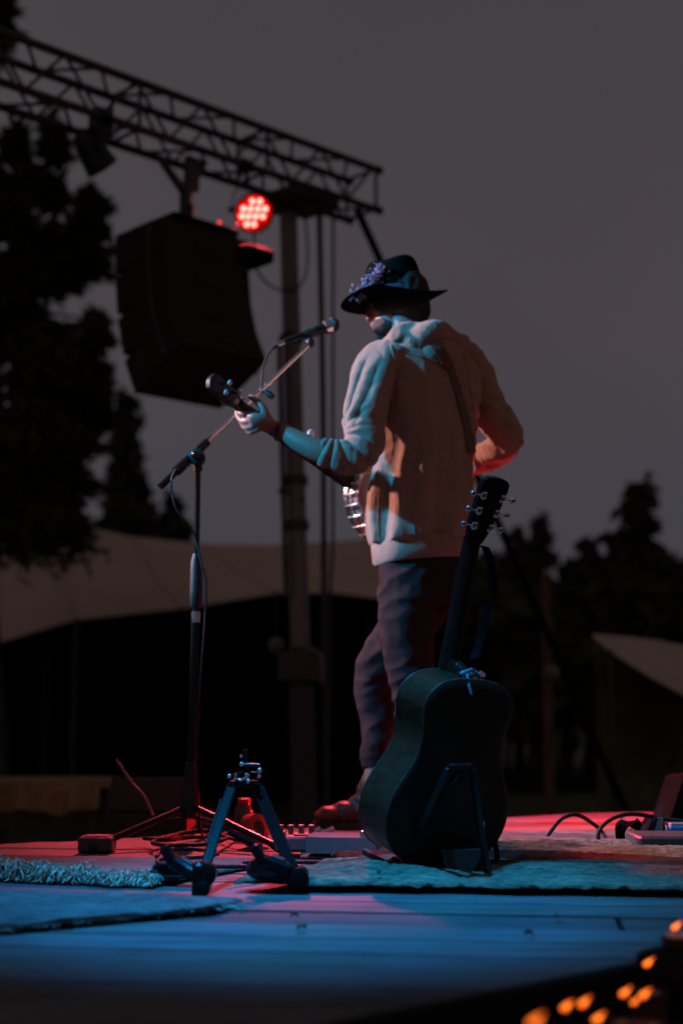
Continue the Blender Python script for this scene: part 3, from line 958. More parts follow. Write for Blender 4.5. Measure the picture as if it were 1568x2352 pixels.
# jeans
jn = MB()
pel = spline([(1250, 972, .150, .112), (1290, 971, .158, .120), (1340, 972, .168, .128), (1385, 972, .166, .126)], 5)
jn.loft([torso_ring(y, cx, a, b, 48, e=2.2) for y, cx, a, b in pel])
LEG_N = [(935, 1350, 4.655, .098), (933, 1420, 4.65, .093), (937, 1500, 4.655, .083), (950, 1610, 4.67, .069), (966, 1700, 4.69, .064), (982, 1800, 4.70, .058), (992, 1870, 4.71, .058)]
LEG_F = [(1010, 1340, 4.79, .098), (965, 1400, 4.85, .092), (905, 1475, 4.94, .082), (858, 1545, 5.01, .070), (857, 1600, 5.015, .064), (867, 1660, 5.01, .058), (862, 1720, 5.0, .053), (861, 1768, 4.99, .047)]
def leg(st, seed, knee):
    wp, rr = path(st, 12)
    def fn(s, a):
        e = math.exp(-((s - knee) / .20) ** 2)
        return 1 + .028 * e * math.sin(s * 85 + 1.6 * math.sin(a + seed)) + .03 * max(0, s - .72) / .28 * math.sin(s * 105 + math.sin(a + seed)) \
            + .05 * noise.noise(V(math.cos(a) * 1.4, math.sin(a) * 1.4, s * 7 + seed))
    jn.tube(wp, rr, 36, fn=fn)
leg(LEG_N, 1.0, .5)
leg(LEG_F, 4.0, .45)
remesh(jn, 'jeans', M_JEAN, man, .005, 1, lambda p, n: .0018 * noise.noise(p * 34) + .006 * (ridge(V(p.x * 7 + p.z * 4, p.y * 7, p.z * 15 - p.x * 9)) - .55))

# boots
def boot(heel, toe, ankle, lab):
    d = (toe - heel); d.z = 0
    ln = d.length; d.normalize()
    s = V(-d.y, d.x, 0)
    b = MB()
    prof = [(0.0, .030, .010, .085), (.03, .037, .0, .105), (.25, .040, 0, .112), (.40, .040, 0, .096), (.55, .045, 0, .078), (.70, .048, 0, .066), (.85, .044, 0, .056), (.95, .030, 0, .046), (1.0, .012, .006, .034)]
    rings = []
    for f, hw, z0, z1 in prof:
        c = heel + d * (ln * f)
        r = []
        for i in range(20):
            a = 2 * math.pi * i / 20
            zz = (z0 + z1) / 2 + (z1 - z0) / 2 * math.sin(a)
            wv = hw * (abs(math.cos(a)) ** .8) * (1 if math.cos(a) > 0 else -1) * (1 - .25 * max(0, math.sin(a)))
            r.append(V(c.x, c.y, 0) + s * wv + ZUP * (zz + .02))
        rings.append(r)
    b.loft(rings)
    b.tube([V(*(heel + d * ln * .22).to_2d(), .06), V(*(heel + d * ln * .20).to_2d(), .13), Vector((ankle.x, ankle.y, .175))], [.05, .046, .044], 18)
    o = remesh(b, 'boot', M_BOOT, man, .005, 3, lambda p, n: .0011 * noise.noise(p * 38) + .0032 * math.sin(p.z * 160 + p.x * 60) * max(0, .06 - abs(p.z - .095)) / .06)
    so = MB()
    pts = []
    for i in range(28):
        a = 2 * math.pi * i / 28
        f = .5 - .52 * math.cos(a)
        hw = .043 + .008 * math.sin(f * 3.1)
        pts.append(V(heel.x, heel.y, .003) + d * (ln * f) + s * (hw * math.sin(a)))
    so.slab(pts, (0, 0, .022)).build('sole', M_SOLE, o, 40)
    MB().ribbon([V(heel.x, heel.y, 0) + d * ln * .52 + s * (.047 * math.cos(k)) + ZUP * (.03 + .062 * max(0, math.sin(k))) for k in np.linspace(0, math.pi, 14)], d, .012, .004).build('strap', M_SOLE, o, 60)
    return o
boot(FL(880, 1906), FL(722, 1903), P(861, 1768, 4.99), 'far')
h2 = P(995, 1870, 4.71)
boot(V(h2.x + .06, 4.66, 0), V(h2.x - .12, 4.87, 0), V(h2.x, 4.71, .1), 'near')

# body: head, neck, trunk, arms, hands and legs in one skin
bd = MB()
HW = V(-.90, .42, -.10).normalized()                     # where the head looks
HS = HW.cross(ZUP).normalized()
HU = HS.cross(HW).normalized()
HC = P(914, 694, 4.71)
AX = (HW, HS, HU)
bd.ball(HC + HU * .012, (.097, .076, .105), 26, 18, AX)
bd.ball(HC + HW * .028 - HU * .062, (.064, .056, .062), 22, 14, AX)      # jaw
bd.ball(HC + HW * .062 - HU * .094, (.028, .028, .024), 14, 10, AX)      # chin
bd.ball(HC + HW * .10 - HU * .018, (.022, .014, .028), 12, 10, AX)       # nose
bd.ball(HC + HW * .108 - HU * .034, (.016, .016, .013), 12, 8, AX)
bd.ball(HC + HW * .086 + HU * .018, (.018, .050, .014), 14, 8, AX)       # brow
for s in (-1, 1):
    bd.ball(HC + HW * .078 + HS * s * .034 + HU * .002, (.016, .015, .011), 12, 8, AX)   # eye
    bd.ball(HC + HS * s * .077 - HW * .010 - HU * .012, (.020, .010, .032), 12, 8, AX)   # ear
    bd.ball(HC + HW * .062 + HS * s * .042 - HU * .026, (.024, .020, .022), 12, 8, AX)   # cheek
bd.ball(HC + HW * .092 - HU * .060, (.016, .026, .008), 12, 8, AX)       # lips
bd.ball(HC + HW * .090 - HU * .072, (.015, .024, .008), 12, 8, AX)
bd.tube([HC - HW * .012 - HU * .03, P(932, 752, 4.70), P(952, 800, 4.70)], [.056, .056, .066], 20)
bd.loft([torso_ring(y, cx, a * .86 - .01, b * .86 - .01, 28) for y, cx, a, b in TORSO[1:-1]])
def limb(st, k, d=.012):
    wp, rr = path(st, 5)
    bd.tube(wp, [max(.02, r * k - d) for r in rr], 16)
limb([(900, 830, 4.60, .070)] + L_ARM[1:5], .86)
limb([(1046, 836, 4.80, .070)] + R_ARM[1:], .80)
wp, rr = path(L_FORE, 6)
bd.tube(wp, rr, 20)
limb([(950, 1330, 4.67, .09)] + LEG_N[1:], .86)
limb([(1000, 1340, 4.78, .09)] + LEG_F[1:], .86)
wp, rr = path([(861, 1730, 4.995, .036), (859, 1790, 4.985, .035), (862, 1850, 4.985, .036), (860, 1880, 4.98, .03)], 4); bd.tube(wp, rr, 14)
# left hand round the banjo neck: picture stations of wrist, knuckles, fingers
NK = (P(478, 882, 4.42) - P(890, 1140, 4.87)).normalized()   # along the banjo neck, outwards
wr = P(634, 985, 4.487)
pal = [(640, 986, 4.487, .027), (620, 978, 4.475, .033), (600, 970, 4.465, .036), (584, 964, 4.465, .033), (574, 960, 4.47, .024)]
wp, rr = path(pal, 4)
bd.tube(wp, rr, 18, ref=(0, .3, 1), flat=.62)
FING = [  # start at the knuckle, under and round the far side of the neck
    [(596, 984, 4.465, .0105), (576, 992, 4.49, .010), (566, 984, 4.53, .0095), (562, 966, 4.555, .009), (566, 948, 4.555, .008)],
    [(586, 976, 4.462, .0108), (566, 982, 4.49, .0102), (556, 972, 4.53, .0095), (552, 955, 4.55, .009), (556, 938, 4.55, .008)],
    [(580, 964, 4.460, .0108), (560, 968, 4.485, .010), (548, 958, 4.525, .0095), (545, 942, 4.545, .009), (550, 926, 4.545, .008)],
    [(578, 952, 4.462, .0105), (556, 950, 4.475, .010), (546, 938, 4.51, .0095), (550, 922, 4.53, .009), (560, 914, 4.53, .008)],
]
for fg in FING:
    wp, rr = path(fg, 5); bd.tube(wp, rr, 12)
wp, rr = path([(618, 968, 4.468, .017), (610, 950, 4.452, .0145), (600, 932, 4.455, .0125), (586, 918, 4.47, .011), (574, 910, 4.49, .009)], 5); bd.tube(wp, rr, 12)   # thumb over the top
# right hand in front of the banjo head
rh = P(1060, 1058, 5.03)
hp = [rh, rh + V(-.05, .03, .005), rh + V(-.10, .05, .0)]
bd.tube(hp, [.026, .036, .033], 16, flat=.6)
for k in range(4):
    a = hp[2] + V(-.005, .012, .025 - .017 * k)
    bd.tube([a, a + V(-.035, .012, -.006), a + V(-.058, .0, -.024), a + V(-.06, -.012, -.04)], [.0105, .010, .009, .0075], 10)
bd.tube([hp[1] + V(.0, .01, .03), hp[1] + V(-.035, .0, .052), hp[1] + V(-.07, -.004, .048)], [.014, .0115, .009], 10)
remesh(bd, 'body', M_SKIN, man, .0042, 2)

# hair and beard
hr = MB()
hr.ball(HC - HW * .020 + HU * .016, (.094, .084, .106), 26, 16, AX)
hr.ball(HC - HW * .055 - HU * .035, (.055, .072, .060), 22, 12, AX)
for s in (-1, 1):
    hr.ball(HC - HW * .035 + HS * s * .060 - HU * .022, (.042, .028, .046), 16, 10, AX)
    hr.ball(HC - HW * .006 + HS * s * .062 - HU * .012, (.042, .032, .044), 16, 10, AX)
    hr.ball(HC + HW * .022 + HS * s * .060 - HU * .008, (.046, .024, .040), 16, 10, AX)
remesh(hr, 'hair', M_HAIR, man, .006, 2, lambda p, n: .004 * noise.noise(V(p.x * 60, p.y * 60, p.z * 18)))
bb = MB()
bb.ball(HC + HW * .040 - HU * .078, (.060, .060, .042), 20, 12, AX)
bb.ball(HC + HW * .066 - HU * .112, (.024, .026, .028), 16, 10, AX)
for s in (-1, 1):
    bb.ball(HC + HW * .046 + HS * s * .040 - HU * .075, (.030, .014, .026), 14, 10, AX)
remesh(bb, 'beard', M_HAIR, man, .005, 2, lambda p, n: .003 * noise.noise(p * 70))

# hat
hat_c = P(905, 688, 4.71)
hf = V(-.95, .30, -.085).normalized(); hs_ = hf.cross(ZUP).normalized(); hu = hs_.cross(hf).normalized()
def hat_pt(r, a, z): return hat_c + hf * (r * math.cos(a) * 1.03) + hs_ * (r * math.sin(a) * .98) + hu * z
br = MB()
rings = []
nb_ = 64
for r, side in ((.080, 1), (.10, 1), (.135, 1), (.165, 1), (.178, 1), (.180, 0), (.178, -1), (.165, -1), (.135, -1), (.10, -1), (.080, -1)):
    rg = []
    for i in range(nb_):
        a = 2 * math.pi * i / nb_
        e = (r - .08) / .10
        wb_ = max(0, -math.cos(a)) ** .7
        z = e * e * (.004 * math.cos(2 * a + math.pi) * (1 - wb_) - .001 * math.cos(a)) + r * math.sin(a) * .25 * wb_ * min(1, e * 2) + .003 * e * math.sin(3 * a) + side * .0022
        rg.append(hat_pt(r, a, z + .0))
    rings.append(rg)
hat = br.loft(rings, False).build('hat', M_HAT, man, 60)
cr = MB()
rings = []
for z, r in ((-.006, .098), (.0, .0975), (.02, .0965), (.05, .093), (.08, .0885), (.105, .083), (.122, .077), (.132, .069), (.1365, .060), (.134, .046), (.128, .03), (.124, .014), (.123, .002)):
    rg = []
    for i in range(48):
        a = 2 * math.pi * i / 48
        f = max(0, (z - .05) / .085)
        ell = 1 + .07 * math.cos(2 * a)
        aa = abs((a + math.pi) % (2 * math.pi) - math.pi)
        pinch = 1 - .13 * f * math.exp(-((aa - .85) / .35) ** 2)
        top_ = max(0, (z - .10) / .036)
        zz = z + top_ * (.0065 * math.cos(2 * a) - .002 * math.cos(a)) - .004 * top_ * math.exp(-((aa - 1.2) / .5) ** 2)
        rg.append(hat_pt(r * ell * pinch, a, zz))
    rings.append(rg)
crown = cr.loft(rings).build('crown', M_HAT, hat, 70)
M_BAND = mat('hat_band', (.05, .05, .07), .6, 0, .2, 30, .1, 90)
MB().loft([[hat_pt(r * (1 + .06 * math.cos(4 * math.pi * i / 48)), 2 * math.pi * i / 48, z) for i in range(48)] for z, r in ((.004, .0980), (.005, .0995), (.028, .0980), (.029, .0960))], False).build('band', M_BAND, hat, 60)
M_FLOW = mat('lilac_flower', (.34, .28, .42), .8, 0, .3, 60, .1, 90, .2)
M_STEM = mat('dry_stem', (.22, .22, .14), .8, 0, .3, 30, 0)
fa, fb = P(818, 689, 4.645), P(872, 615, 4.625)
sprig = MB().tube([fa, (fa + fb) / 2 + V(.01, -.012, 0), fb], [.0022, .002, .001], 6).build('sprig', M_STEM, hat, 60)
fl = MB()
for i in range(190):
    t = random.random() ** .9
    p = fa.lerp(fb, t) + V(random.gauss(0, .011), random.gauss(0, .009) - .006, random.gauss(0, .010))
    q = V(random.gauss(0, 1), random.gauss(0, 1), random.gauss(0, 1)).normalized()
    u_, v_, a_ = frame(q)
    s = random.uniform(.003, .0062)
    fl.ball(p, (s, s * .55, s * .9), 6, 4, (u_, v_, a_))
for x, y in ((812, 672), (806, 668), (810, 655), (832, 642), (878, 622), (868, 610), (820, 668)):
    fl.ball(P(x, y, 4.63), (.0045, .004, .007), 7, 5)
fl.build('petals', M_FLOW, sprig, 60, kind='stuff')

# bracelet on the left wrist
wc, wd_ = P(644, 988, 4.485), (P(632, 984, 4.487) - P(655, 994, 4.48)).normalized()
u_, v_, a_ = frame(wd_)
MB().tube([wc + (u_ * math.cos(k) + v_ * math.sin(k)) * .0325 for k in np.linspace(0, 2 * math.pi, 29)[:-1]] + [wc + u_ * .0325], .0055, 8).build('bracelet', M_RUBBER, man, 60)
# ------------------------------------------------------------------ banjo held by the musician
M_RIM = mat('banjo_rim_wood', (.34, .17, .12), .35, 0, .3, 14, .05, 60, .5, coat=.4)
M_SKINH = mat('banjo_skin', (.72, .70, .66), .6, 0, .06, 8, .05, 60)
M_NECK = mat('dark_neck_wood', (.013, .008, .006), .4, 0, .35, 10, .08, 60, .25, stretch=(1, 1, 4))
M_PEARL = mat('pearl_button', (.62, .62, .66), .25, 0, .15, 40, 0)
M_STRAP = mat('green_black_strap', (.14, .10, .07), .9, 0, .3, 50, .2, 200, .1)
BC = P(880, 1146, 4.865)
BH_ = P(476, 872, 4.415)
bx = (BH_ - BC).normalized()
bn = (FW - bx * FW.dot(bx)).normalized()          # head of the drum faces the audience
by = bn.cross(bx).normalized()
bj = root('banjo', BC, 'banjo with bright tension nuts round its rim, held across the musician', 'banjo')
MB().lathe(BC, bn, [(-.035, .122), (-.035, .140), (.030, .140), (.030, .122), (-.035, .122)], 56, False).build('rim', M_RIM, bj, 40)
MB().lathe(BC, bn, [(.0305, .001), (.0305, .139), (.033, .139), (.0345, .136), (.0345, .001)], 56, False).build('drum_head', M_SKINH, bj, 40)
MB().lathe(BC, bn, [(.022, .1405), (.022, .1455), (.037, .1455), (.037, .1405), (.022, .1405)], 56, False).build('tension_hoop', M_CHROME, bj, 40)
for s in (-.036, -.004):
    MB().lathe(BC, bn, [(s, .1405), (s, .1435), (s + .006, .1435), (s + .006, .1405), (s, .1405)], 56, False).build('flange', M_CHROME, bj, 40)
for k in range(24):
    a = 2 * math.pi * (k + .5) / 24
    d = bx * math.cos(a) + by * math.sin(a)
    h = MB().tube([BC + d * .149 + bn * .037, BC + d * .152 + bn * .03, BC + d * .152 - bn * .022], .0022, 6).build('hook', M_CHROME, bj, 60)
    MB().lathe(BC + d * .152 - bn * .020, -bn, [(0, .0055), (.014, .0055), (.017, .0045), (.020, .002)], 8).build('nut', M_CHROME, h, 40)
    MB().cbox(BC + d * .147 - bn * .006, (.012, .010, .010), (d, bn.cross(d), bn), .002).build('shoe', M_CHROME, h, 40)
nl = (BH_ - BC).length
n0 = BC + bx * .125 + bn * .028
n1 = BC + bx * (nl - .15) + bn * .024
rg = []
for f, wd, th in ((0, .030, .026), (.06, .029, .022), (.4, .026, .018), (.8, .021, .016), (1, .019, .016)):
    c = n0.lerp(n1, f)
    rg.append([c + by * (wd * math.cos(a)) - bn * (th * max(0, math.sin(a)) * 1.25) + bn * (.004 if math.sin(a) < -.2 else 0) for a in np.linspace(0, 2 * math.pi, 17)[:-1]])
neck = MB().loft(rg).build('neck', M_NECK, bj, 50)
rg = [[n0.lerp(n1, f) + by * s * wd + bn * z for s, z in ((-1, .0045), (1, .0045), (1, .009), (-1, .009))] for f, wd in ((0, .030), (1, .019))]
MB().loft(rg).build('fingerboard', M_NECK, neck, 20)
for k in range(20):
    f = 1 - (1 - 2 ** (-k / 12)) * 1.32
    if f > .03:
        c = n0.lerp(n1, f)
        MB().tube([c - by * (.019 + .011 * (1 - f)) + bn * .0098, c + by * (.019 + .011 * (1 - f)) + bn * .0098], .0012, 5).build('fret', M_CHROME, neck, 60)
hp0 = n1; hdn = (bx * .97 - bn * .22).normalized()
pl = [(-.002, .019), (.02, .026), (.05, .031), (.10, .029), (.125, .034), (.145, .026), (.155, .008)]
poly = [hp0 + hdn * a + by * b for a, b in pl] + [hp0 + hdn * a - by * b for a, b in reversed(pl)]
hn = hdn.cross(by).normalized()
if hn.dot(bn) < 0: hn = -hn
hs2 = MB().slab([p - hn * .008 for p in poly], hn * .016).build('headstock', M_NECK, bj, 30)
for s in (-1, 1):
    for a in (.045, .100):
        c = hp0 + hdn * a + by * s * .018
        pg = MB().tube([c + hn * .026, c - hn * .030], .0042, 8).build('tuning_peg', M_CHROME, bj, 50)
        MB().ball(c - hn * .038, (.006, .010, .0085), 12, 8, (hn, by, hdn)).build('button', M_PEARL, pg, 60)
c5 = n0.lerp(n1, .44)
pg = MB().tube([c5 + by * .022, c5 + by * .050], .005, 8).build('tuning_peg', M_CHROME, bj, 50)
if by.z < 0:
    pass
up = by if by.z > 0 else -by
p5 = c5 + up * .026
pg5 = MB().tube([p5, p5 + up * .024], .006, 8).build('tuning_peg', M_CHROME, bj, 50)
MB().ball(p5 + up * .036 + V(.004, 0, 0), (.008, .014, .016), 12, 8, (bn, bx, up)).build('button', M_PEARL, pg5, 60)
cc = n0.lerp(n1, .36) + up * .024
cap_ = MB().cbox(cc + bn * .0, (.014, .03, .012), (bx, bn, up), .003).build('capo', M_CHROME, bj, 40)
MB().ball(cc + up * .010 - bn * .012, (.007, .007, .007), 10, 8).build('capo_screw', M_CHROME, cap_, 60)
for k in range(4):
    o_ = by * ((k - 1.5) * .0085)
    MB().tube([BC + bx * -.06 + o_ * 1.1 + bn * .045, n1 + o_ * .9 + bn * .011], .0005, 4).build('string', M_CHROME, bj, 0)
MB().cbox(BC - bx * .06 + bn * .040, (.008, .075, .014), (bx, by, bn), .002).build('bridge', M_RIM, bj, 40)
# strap over the back of the sweatshirt
me = hoodie.data
off = OFF[hoodie.name]
bvh = BVHTree.FromPolygons([v.co + off for v in me.vertices], [tuple(p.vertices) for p in me.polygons])
pts, sides = [], []
for x, y in spline([(1000, 792), (1022, 826), (1040, 872), (1054, 918), (1066, 962), (1075, 1002), (1081, 1040)], 5):
    d = (P(x, y, 5) - V(0, 0, CZ)).normalized()
    hit = bvh.ray_cast(V(0, 0, CZ), d)
    if hit[0]:
        pts.append(hit[0] + hit[1] * .006); sides.append(hit[1])
ss = []
for i in range(len(pts)):
    t = (pts[min(i + 1, len(pts) - 1)] - pts[max(i - 1, 0)]).normalized()
    ss.append(t.cross(sides[i]).normalized())
if len(pts) > 3:
    MB().ribbon(pts, ss, .034, .003).build('strap', M_STRAP, bj, 60)

# ------------------------------------------------------------------ microphone on a boom stand
M_GRILL = mat('mic_grille', (.10, .10, .11), .35, .7, .5, 420, .8, 500)
MSX, MSY = FL(441, 1935).x, 4.5
ms = root('microphone_stand', V(MSX, MSY, 0), 'black tripod boom stand with a shiny boom reaching to the singer', 'microphone stand')
top = P(455, 1068, MSY)
bot = P(437, 1838, MSY)
hub = V(bot.x, bot.y, .13)
MB().tube([hub - ZUP * .02, P(449, 1420, MSY)], .0135, 12).build('lower_tube', M_BLACK, ms, 50)
MB().tube([P(449, 1430, MSY), top], .0095, 12).build('upper_tube', M_BLACK, ms, 50)
MB().lathe(P(450, 1395, MSY), ZUP, [(0, .014), (.01, .019), (.05, .020), (.14, .019), (.17, .012)], 14).build('clutch', M_RUBBER, ms, 50)
MB().lathe(P(450, 1430, MSY), ZUP, [(0, .0145), (.035, .0145)], 14).build('collar', M_CHROME, ms, 50)
MB().lathe(hub - ZUP * .05, ZUP, [(0, .012), (.01, .028), (.06, .030), (.11, .022), (.17, .016)], 14).build('hub', M_RUBBER, ms, 50)
for ft in (FL(216, 1951, .012), FL(652, 1958, .012), V(MSX + .03, MSY + .42, .012)):
    hb_ = hub + V(0, 0, -.01)
    lg = MB().tube([hb_, V(ft.x, ft.y, .02)], [.011, .010], 8).build('leg', M_BLACK, ms, 50)
    d = (V(ft.x, ft.y, .02) - hb_).normalized()
    MB().tube([V(ft.x, ft.y, .02) - d * .05, V(ft.x, ft.y, .016) + d * .012], [.013, .0155], 10).build('rubber_foot', M_RUBBER, lg, 50)
    md_ = hb_.lerp(V(ft.x, ft.y, .02), .45)
    MB().tube([hub - ZUP * .045, md_], .005, 6).build('link', M_BLACK, lg, 50)
b0, b1 = P(368, 1118, 4.435), P(712, 790, 4.69)
bdir = (b1 - b0).normalized()
MB().tube([b0, b1], .0072, 12).build('boom', M_CHROME, ms, 50)
MB().tube([b0, b0 + bdir * .10], .0115, 12).build('counterweight', M_BLACK, ms, 50)
MB().tube([b0.lerp(b1, .10), b0.lerp(b1, .30)], [.017, .014], 12).build('boom_grip', M_BLACK, ms, 50)
pv = b0.lerp(b1, .235)
MB().lathe(pv - V(0, .03, .02), V(0, 1, 0), [(0, .016), (.004, .026), (.05, .026), (.054, .016)], 16).build('pivot', M_RUBBER, ms, 40)
MB().tube([top - ZUP * .02, pv - ZUP * .01], .015, 12).build('swivel', M_RUBBER, ms, 50)
MB().lathe(pv + V(0, -.03, -.02), V(0, -1, 0), [(0, .012), (.02, .014), (.028, .008)], 10).build('knob', M_BLACK, ms, 40)
for f in (.655, .69):
    MB().tube([b0.lerp(b1, f), b0.lerp(b1, f + .022)], .0105, 10).build('boom_clip', M_CHROME, ms, 50)
MB().lathe(b0.lerp(b1, .69) + V(0, -.01, -.02), V(.7, -.2, -.6), [(-.005, .006), (.02, .012), (.035, .008)], 10).build('boom_knob', M_RUBBER, ms, 40)
MB().ball(b1 + V(0, 0, .004), (.016, .014, .018), 12, 8).build('clip_joint', M_RUBBER, ms, 60)
mt, mh = P(652, 786, 4.70), P(762, 747, 4.735)
mdir = (mh - mt).normalized()
MB().tube([mt.lerp(mh, .42), mt.lerp(mh, .66)], [.0165, .0185], 12).build('clip', M_RUBBER, ms, 50)
MB().tube([b1, mt.lerp(mh, .55) - ZUP * .014], .008, 8).build('clip_stem', M_RUBBER, ms, 50)
mic = root('microphone', mh - ZUP * .03, 'black vocal microphone with a round grille in front of the singer', 'microphone')
ml = (mh - mt).length
MB().lathe(mt, mdir, [(0, .0095), (.01, .0115), (ml * .5, .0135), (ml - .035, .0165), (ml - .028, .0185)], 18).build('handle', M_BLACK, mic, 40)
MB().lathe(mt, mdir, [(ml - .028, .019), (ml - .026, .0235), (ml - .012, .0262), (ml - .006, .0262)], 20).build('collar', M_CHROME, mic, 40)
u_, v_, a_ = frame(mdir)
MB().ball(mh + mdir * .002, (.0262, .0262, .0255), 22, 14, (u_, v_, a_)).build('grille', M_GRILL, mic, 70)
MB().lathe(mt, -mdir, [(0, .0085), (.03, .0085), (.045, .0045)], 12).build('plug', M_CHROME, mic, 40)
wp, rr = path([(648, 788, 4.70, .0035), (622, 806, 4.68, .0035), (605, 840, 4.66, .0035), (600, 884, 4.625, .0035), (588, 905, 4.61, .0035), (556, 940, 4.585, .0035), (500, 990, 4.53, .0035), (452, 1028, 4.49, .0035),
               (420, 1064, 4.46, .0035), (398, 1090, 4.44, .0035), (394, 1120, 4.43, .0035), (404, 1165, 4.43, .0035), (425, 1195, 4.44, .0035), (446, 1225, 4.47, .0035), (462, 1290, 4.475, .0035), (473, 1340, 4.475, .0035), (470, 1440, 4.475, .0035), (458, 1600, 4.48, .0035),
               (452, 1780, 4.48, .0035), (462, 1905, 4.46, .0035), (480, 1943, 4.40, .0035)], 7)
o = MB().tube(wp, rr, 8).build('microphone_cable', M_CABLE, None, 60, loc=wp[-1])
tag(o, 'black cable winding from the microphone down its stand', 'cable')

# ------------------------------------------------------------------ acoustic guitar on its stand
M_GBACK = mat('guitar_back', (.016, .013, .008), .5, 0, .35, 5, .05, 60, .2, stretch=(6, 6, .6))
M_GSIDE = mat('guitar_side', (.040, .025, .013), .24, 0, .5, 7, .05, 60, .4, stretch=(3, 3, 14))
M_GTOP = mat('guitar_top', (.50, .33, .17), .3, 0, .2, 4, .03, 60, .5, stretch=(8, 8, .5), coat=.3)
M_BIND = mat('binding', (.05, .04, .03), .5, 0, .1, 20, 0)
ga = math.radians(35)
GB0 = V(math.sin(ga), -math.cos(ga), 0)
lean = math.radians(14)
GU = (ZUP * math.cos(lean) + GB0 * math.sin(lean)).normalized()
GN = (GB0 * math.cos(lean) - ZUP * math.sin(lean)).normalized()     # out of the back
GW = GU.cross(GN).normalized()
roll = Matrix.Rotation(math.radians(-3.5), 3, GN)
GU = roll @ GU; GW = roll @ GW
G0 = P(1006, 1990, 3.58)
gt = root('acoustic_guitar', G0, 'dark acoustic guitar standing with its back to the viewer, headstock up', 'guitar')
OUT = [(0, .0), (.002, .05), (.012, .10), (.035, .150), (.075, .186), (.125, .200), (.18, .193), (.23, .168), (.27, .146), (.305, .136), (.345, .136), (.385, .143), (.42, .146), (.45, .134), (.475, .104), (.488, .06), (.492, 0)]
oo = spline(OUT, 5)
loop = [(h, wv) for h, wv in oo] + [(h, -wv) for h, wv in reversed(oo[1:-1])]
GS = .955
def gp(h, wv, d): return G0 + (GU * h + GW * wv + GN * d) * GS
TH = .115
def gring(sc_, d, dome=0):
    return [gp(.24 + (h - .24) * sc_, wv * sc_, d) for h, wv in loop]
MB().loft([gring(1, -.0), gring(1, -TH * .35), gring(1, -TH * .7), gring(1, -TH)], False).build('side', M_GSIDE, gt, 50)
MB().loft([gring(1.0, .0), gring(.992, .003), gring(.9, .006), gring(.6, .011), gring(.2, .014), gring(.01, .0145)]).build('back', M_GBACK, gt, 60)
MB().loft([gring(1.0, -TH), gring(.995, -TH - .003), gring(.3, -TH - .0035)]).build('soundboard', M_GTOP, gt, 50)
for d in (.0005, -TH - .0005):
    MB().tube([gp(h, wv, d) for h, wv in loop] + [gp(*loop[0], d)], .0022, 6, False).build('binding', M_BIND, gt, 60)
hb2 = gp(.33, 0, -TH - .005)
MB().lathe(hb2, -GN, [(0, .050), (.0015, .050), (.0015, .001)], 32, False).build('sound_hole', M_RUBBER, gt, 40)
MB().cbox(gp(.15, 0, -TH - .008), (.15, .028, .009), (GW, GU, GN), .003).build('bridge', M_NECK, gt, 40)
rg = []
for h, wd, th in ((.485, .028, .03), (.53, .0275, .02), (.67, .0245, .017), (.825, .0215, .017), (.845, .022, .016)):
    c = gp(h, 0, -TH)
    rg.append([c + GW * (wd * math.cos(a)) + GN * (th * max(0, math.sin(a)) * 1.25) - GN * (.004 if math.sin(a) < -.2 else 0) for a in np.linspace(0, 2 * math.pi, 17)[:-1]])
nk = MB().loft(rg).build('neck', M_NECK, gt, 50)
MB().loft([[gp(h, s * wd, -TH - z) for s, z in ((-1, .0045), (1, .0045), (1, .0105), (-1, .0105))] for h, wd in ((.37, .028), (.845, .0215))]).build('fingerboard', M_NECK, nk, 20)
MB().loft([[gp(h, s * wd, -TH + z) for s, z in ((-1, 0), (1, 0), (1, dd), (-1, dd))] for h, wd, dd in ((.478, .024, .09), (.50, .022, .07), (.525, .018, .024))]).build('heel', M_NECK, nk, 40)
HU2 = (GU * math.cos(.24) + GN * math.sin(.24)).normalized()
HN2 = (GN * math.cos(.24) - GU * math.sin(.24)).normalized()
h0 = gp(.84, 0, -TH + .006)
prof = [(-.005, .0225), (.02, .030), (.04, .036), (.09, .040), (.142, .044), (.158, .041), (.166, .028), (.169, .0)]
poly = [h0 + HU2 * a + GW * b for a, b in prof] + [h0 + HU2 * a - GW * b for a, b in reversed(prof[:-1])]
MB().slab([p - HN2 * .0075 for p in poly], HN2 * .015).build('headstock', M_NECK, gt, 30)
for s in (-1, 1):
    for a in (.040, .080, .120):
        wv = .026 + (a - .04) * .06
        c = h0 + HU2 * a + GW * s * (wv)
        tn = MB().cbox(c + HN2 * .0125, (.016, .020, .010), (GW, HU2, HN2), .003).build('tuner', M_CHROME, gt, 40)
        MB().tube([c + HN2 * .013, c + HN2 * .013 + GW * s * .026], .0026, 8).build('tuner_shaft', M_CHROME, tn, 50)
        MB().ball(c + HN2 * .013 + GW * s * .034, (.010, .0085, .0045), 12, 8, (GW, HU2, HN2)).build('tuner_button', M_CHROME, tn, 60)
for k in range(6):
    o_ = GW * ((k - 2.5) * .0075)
    MB().tube([gp(.15, 0, -TH - .013) + o_ * 1.3, gp(.845, 0, -TH - .014) + o_], .0005, 4).build('string', M_CHROME, gt, 0)
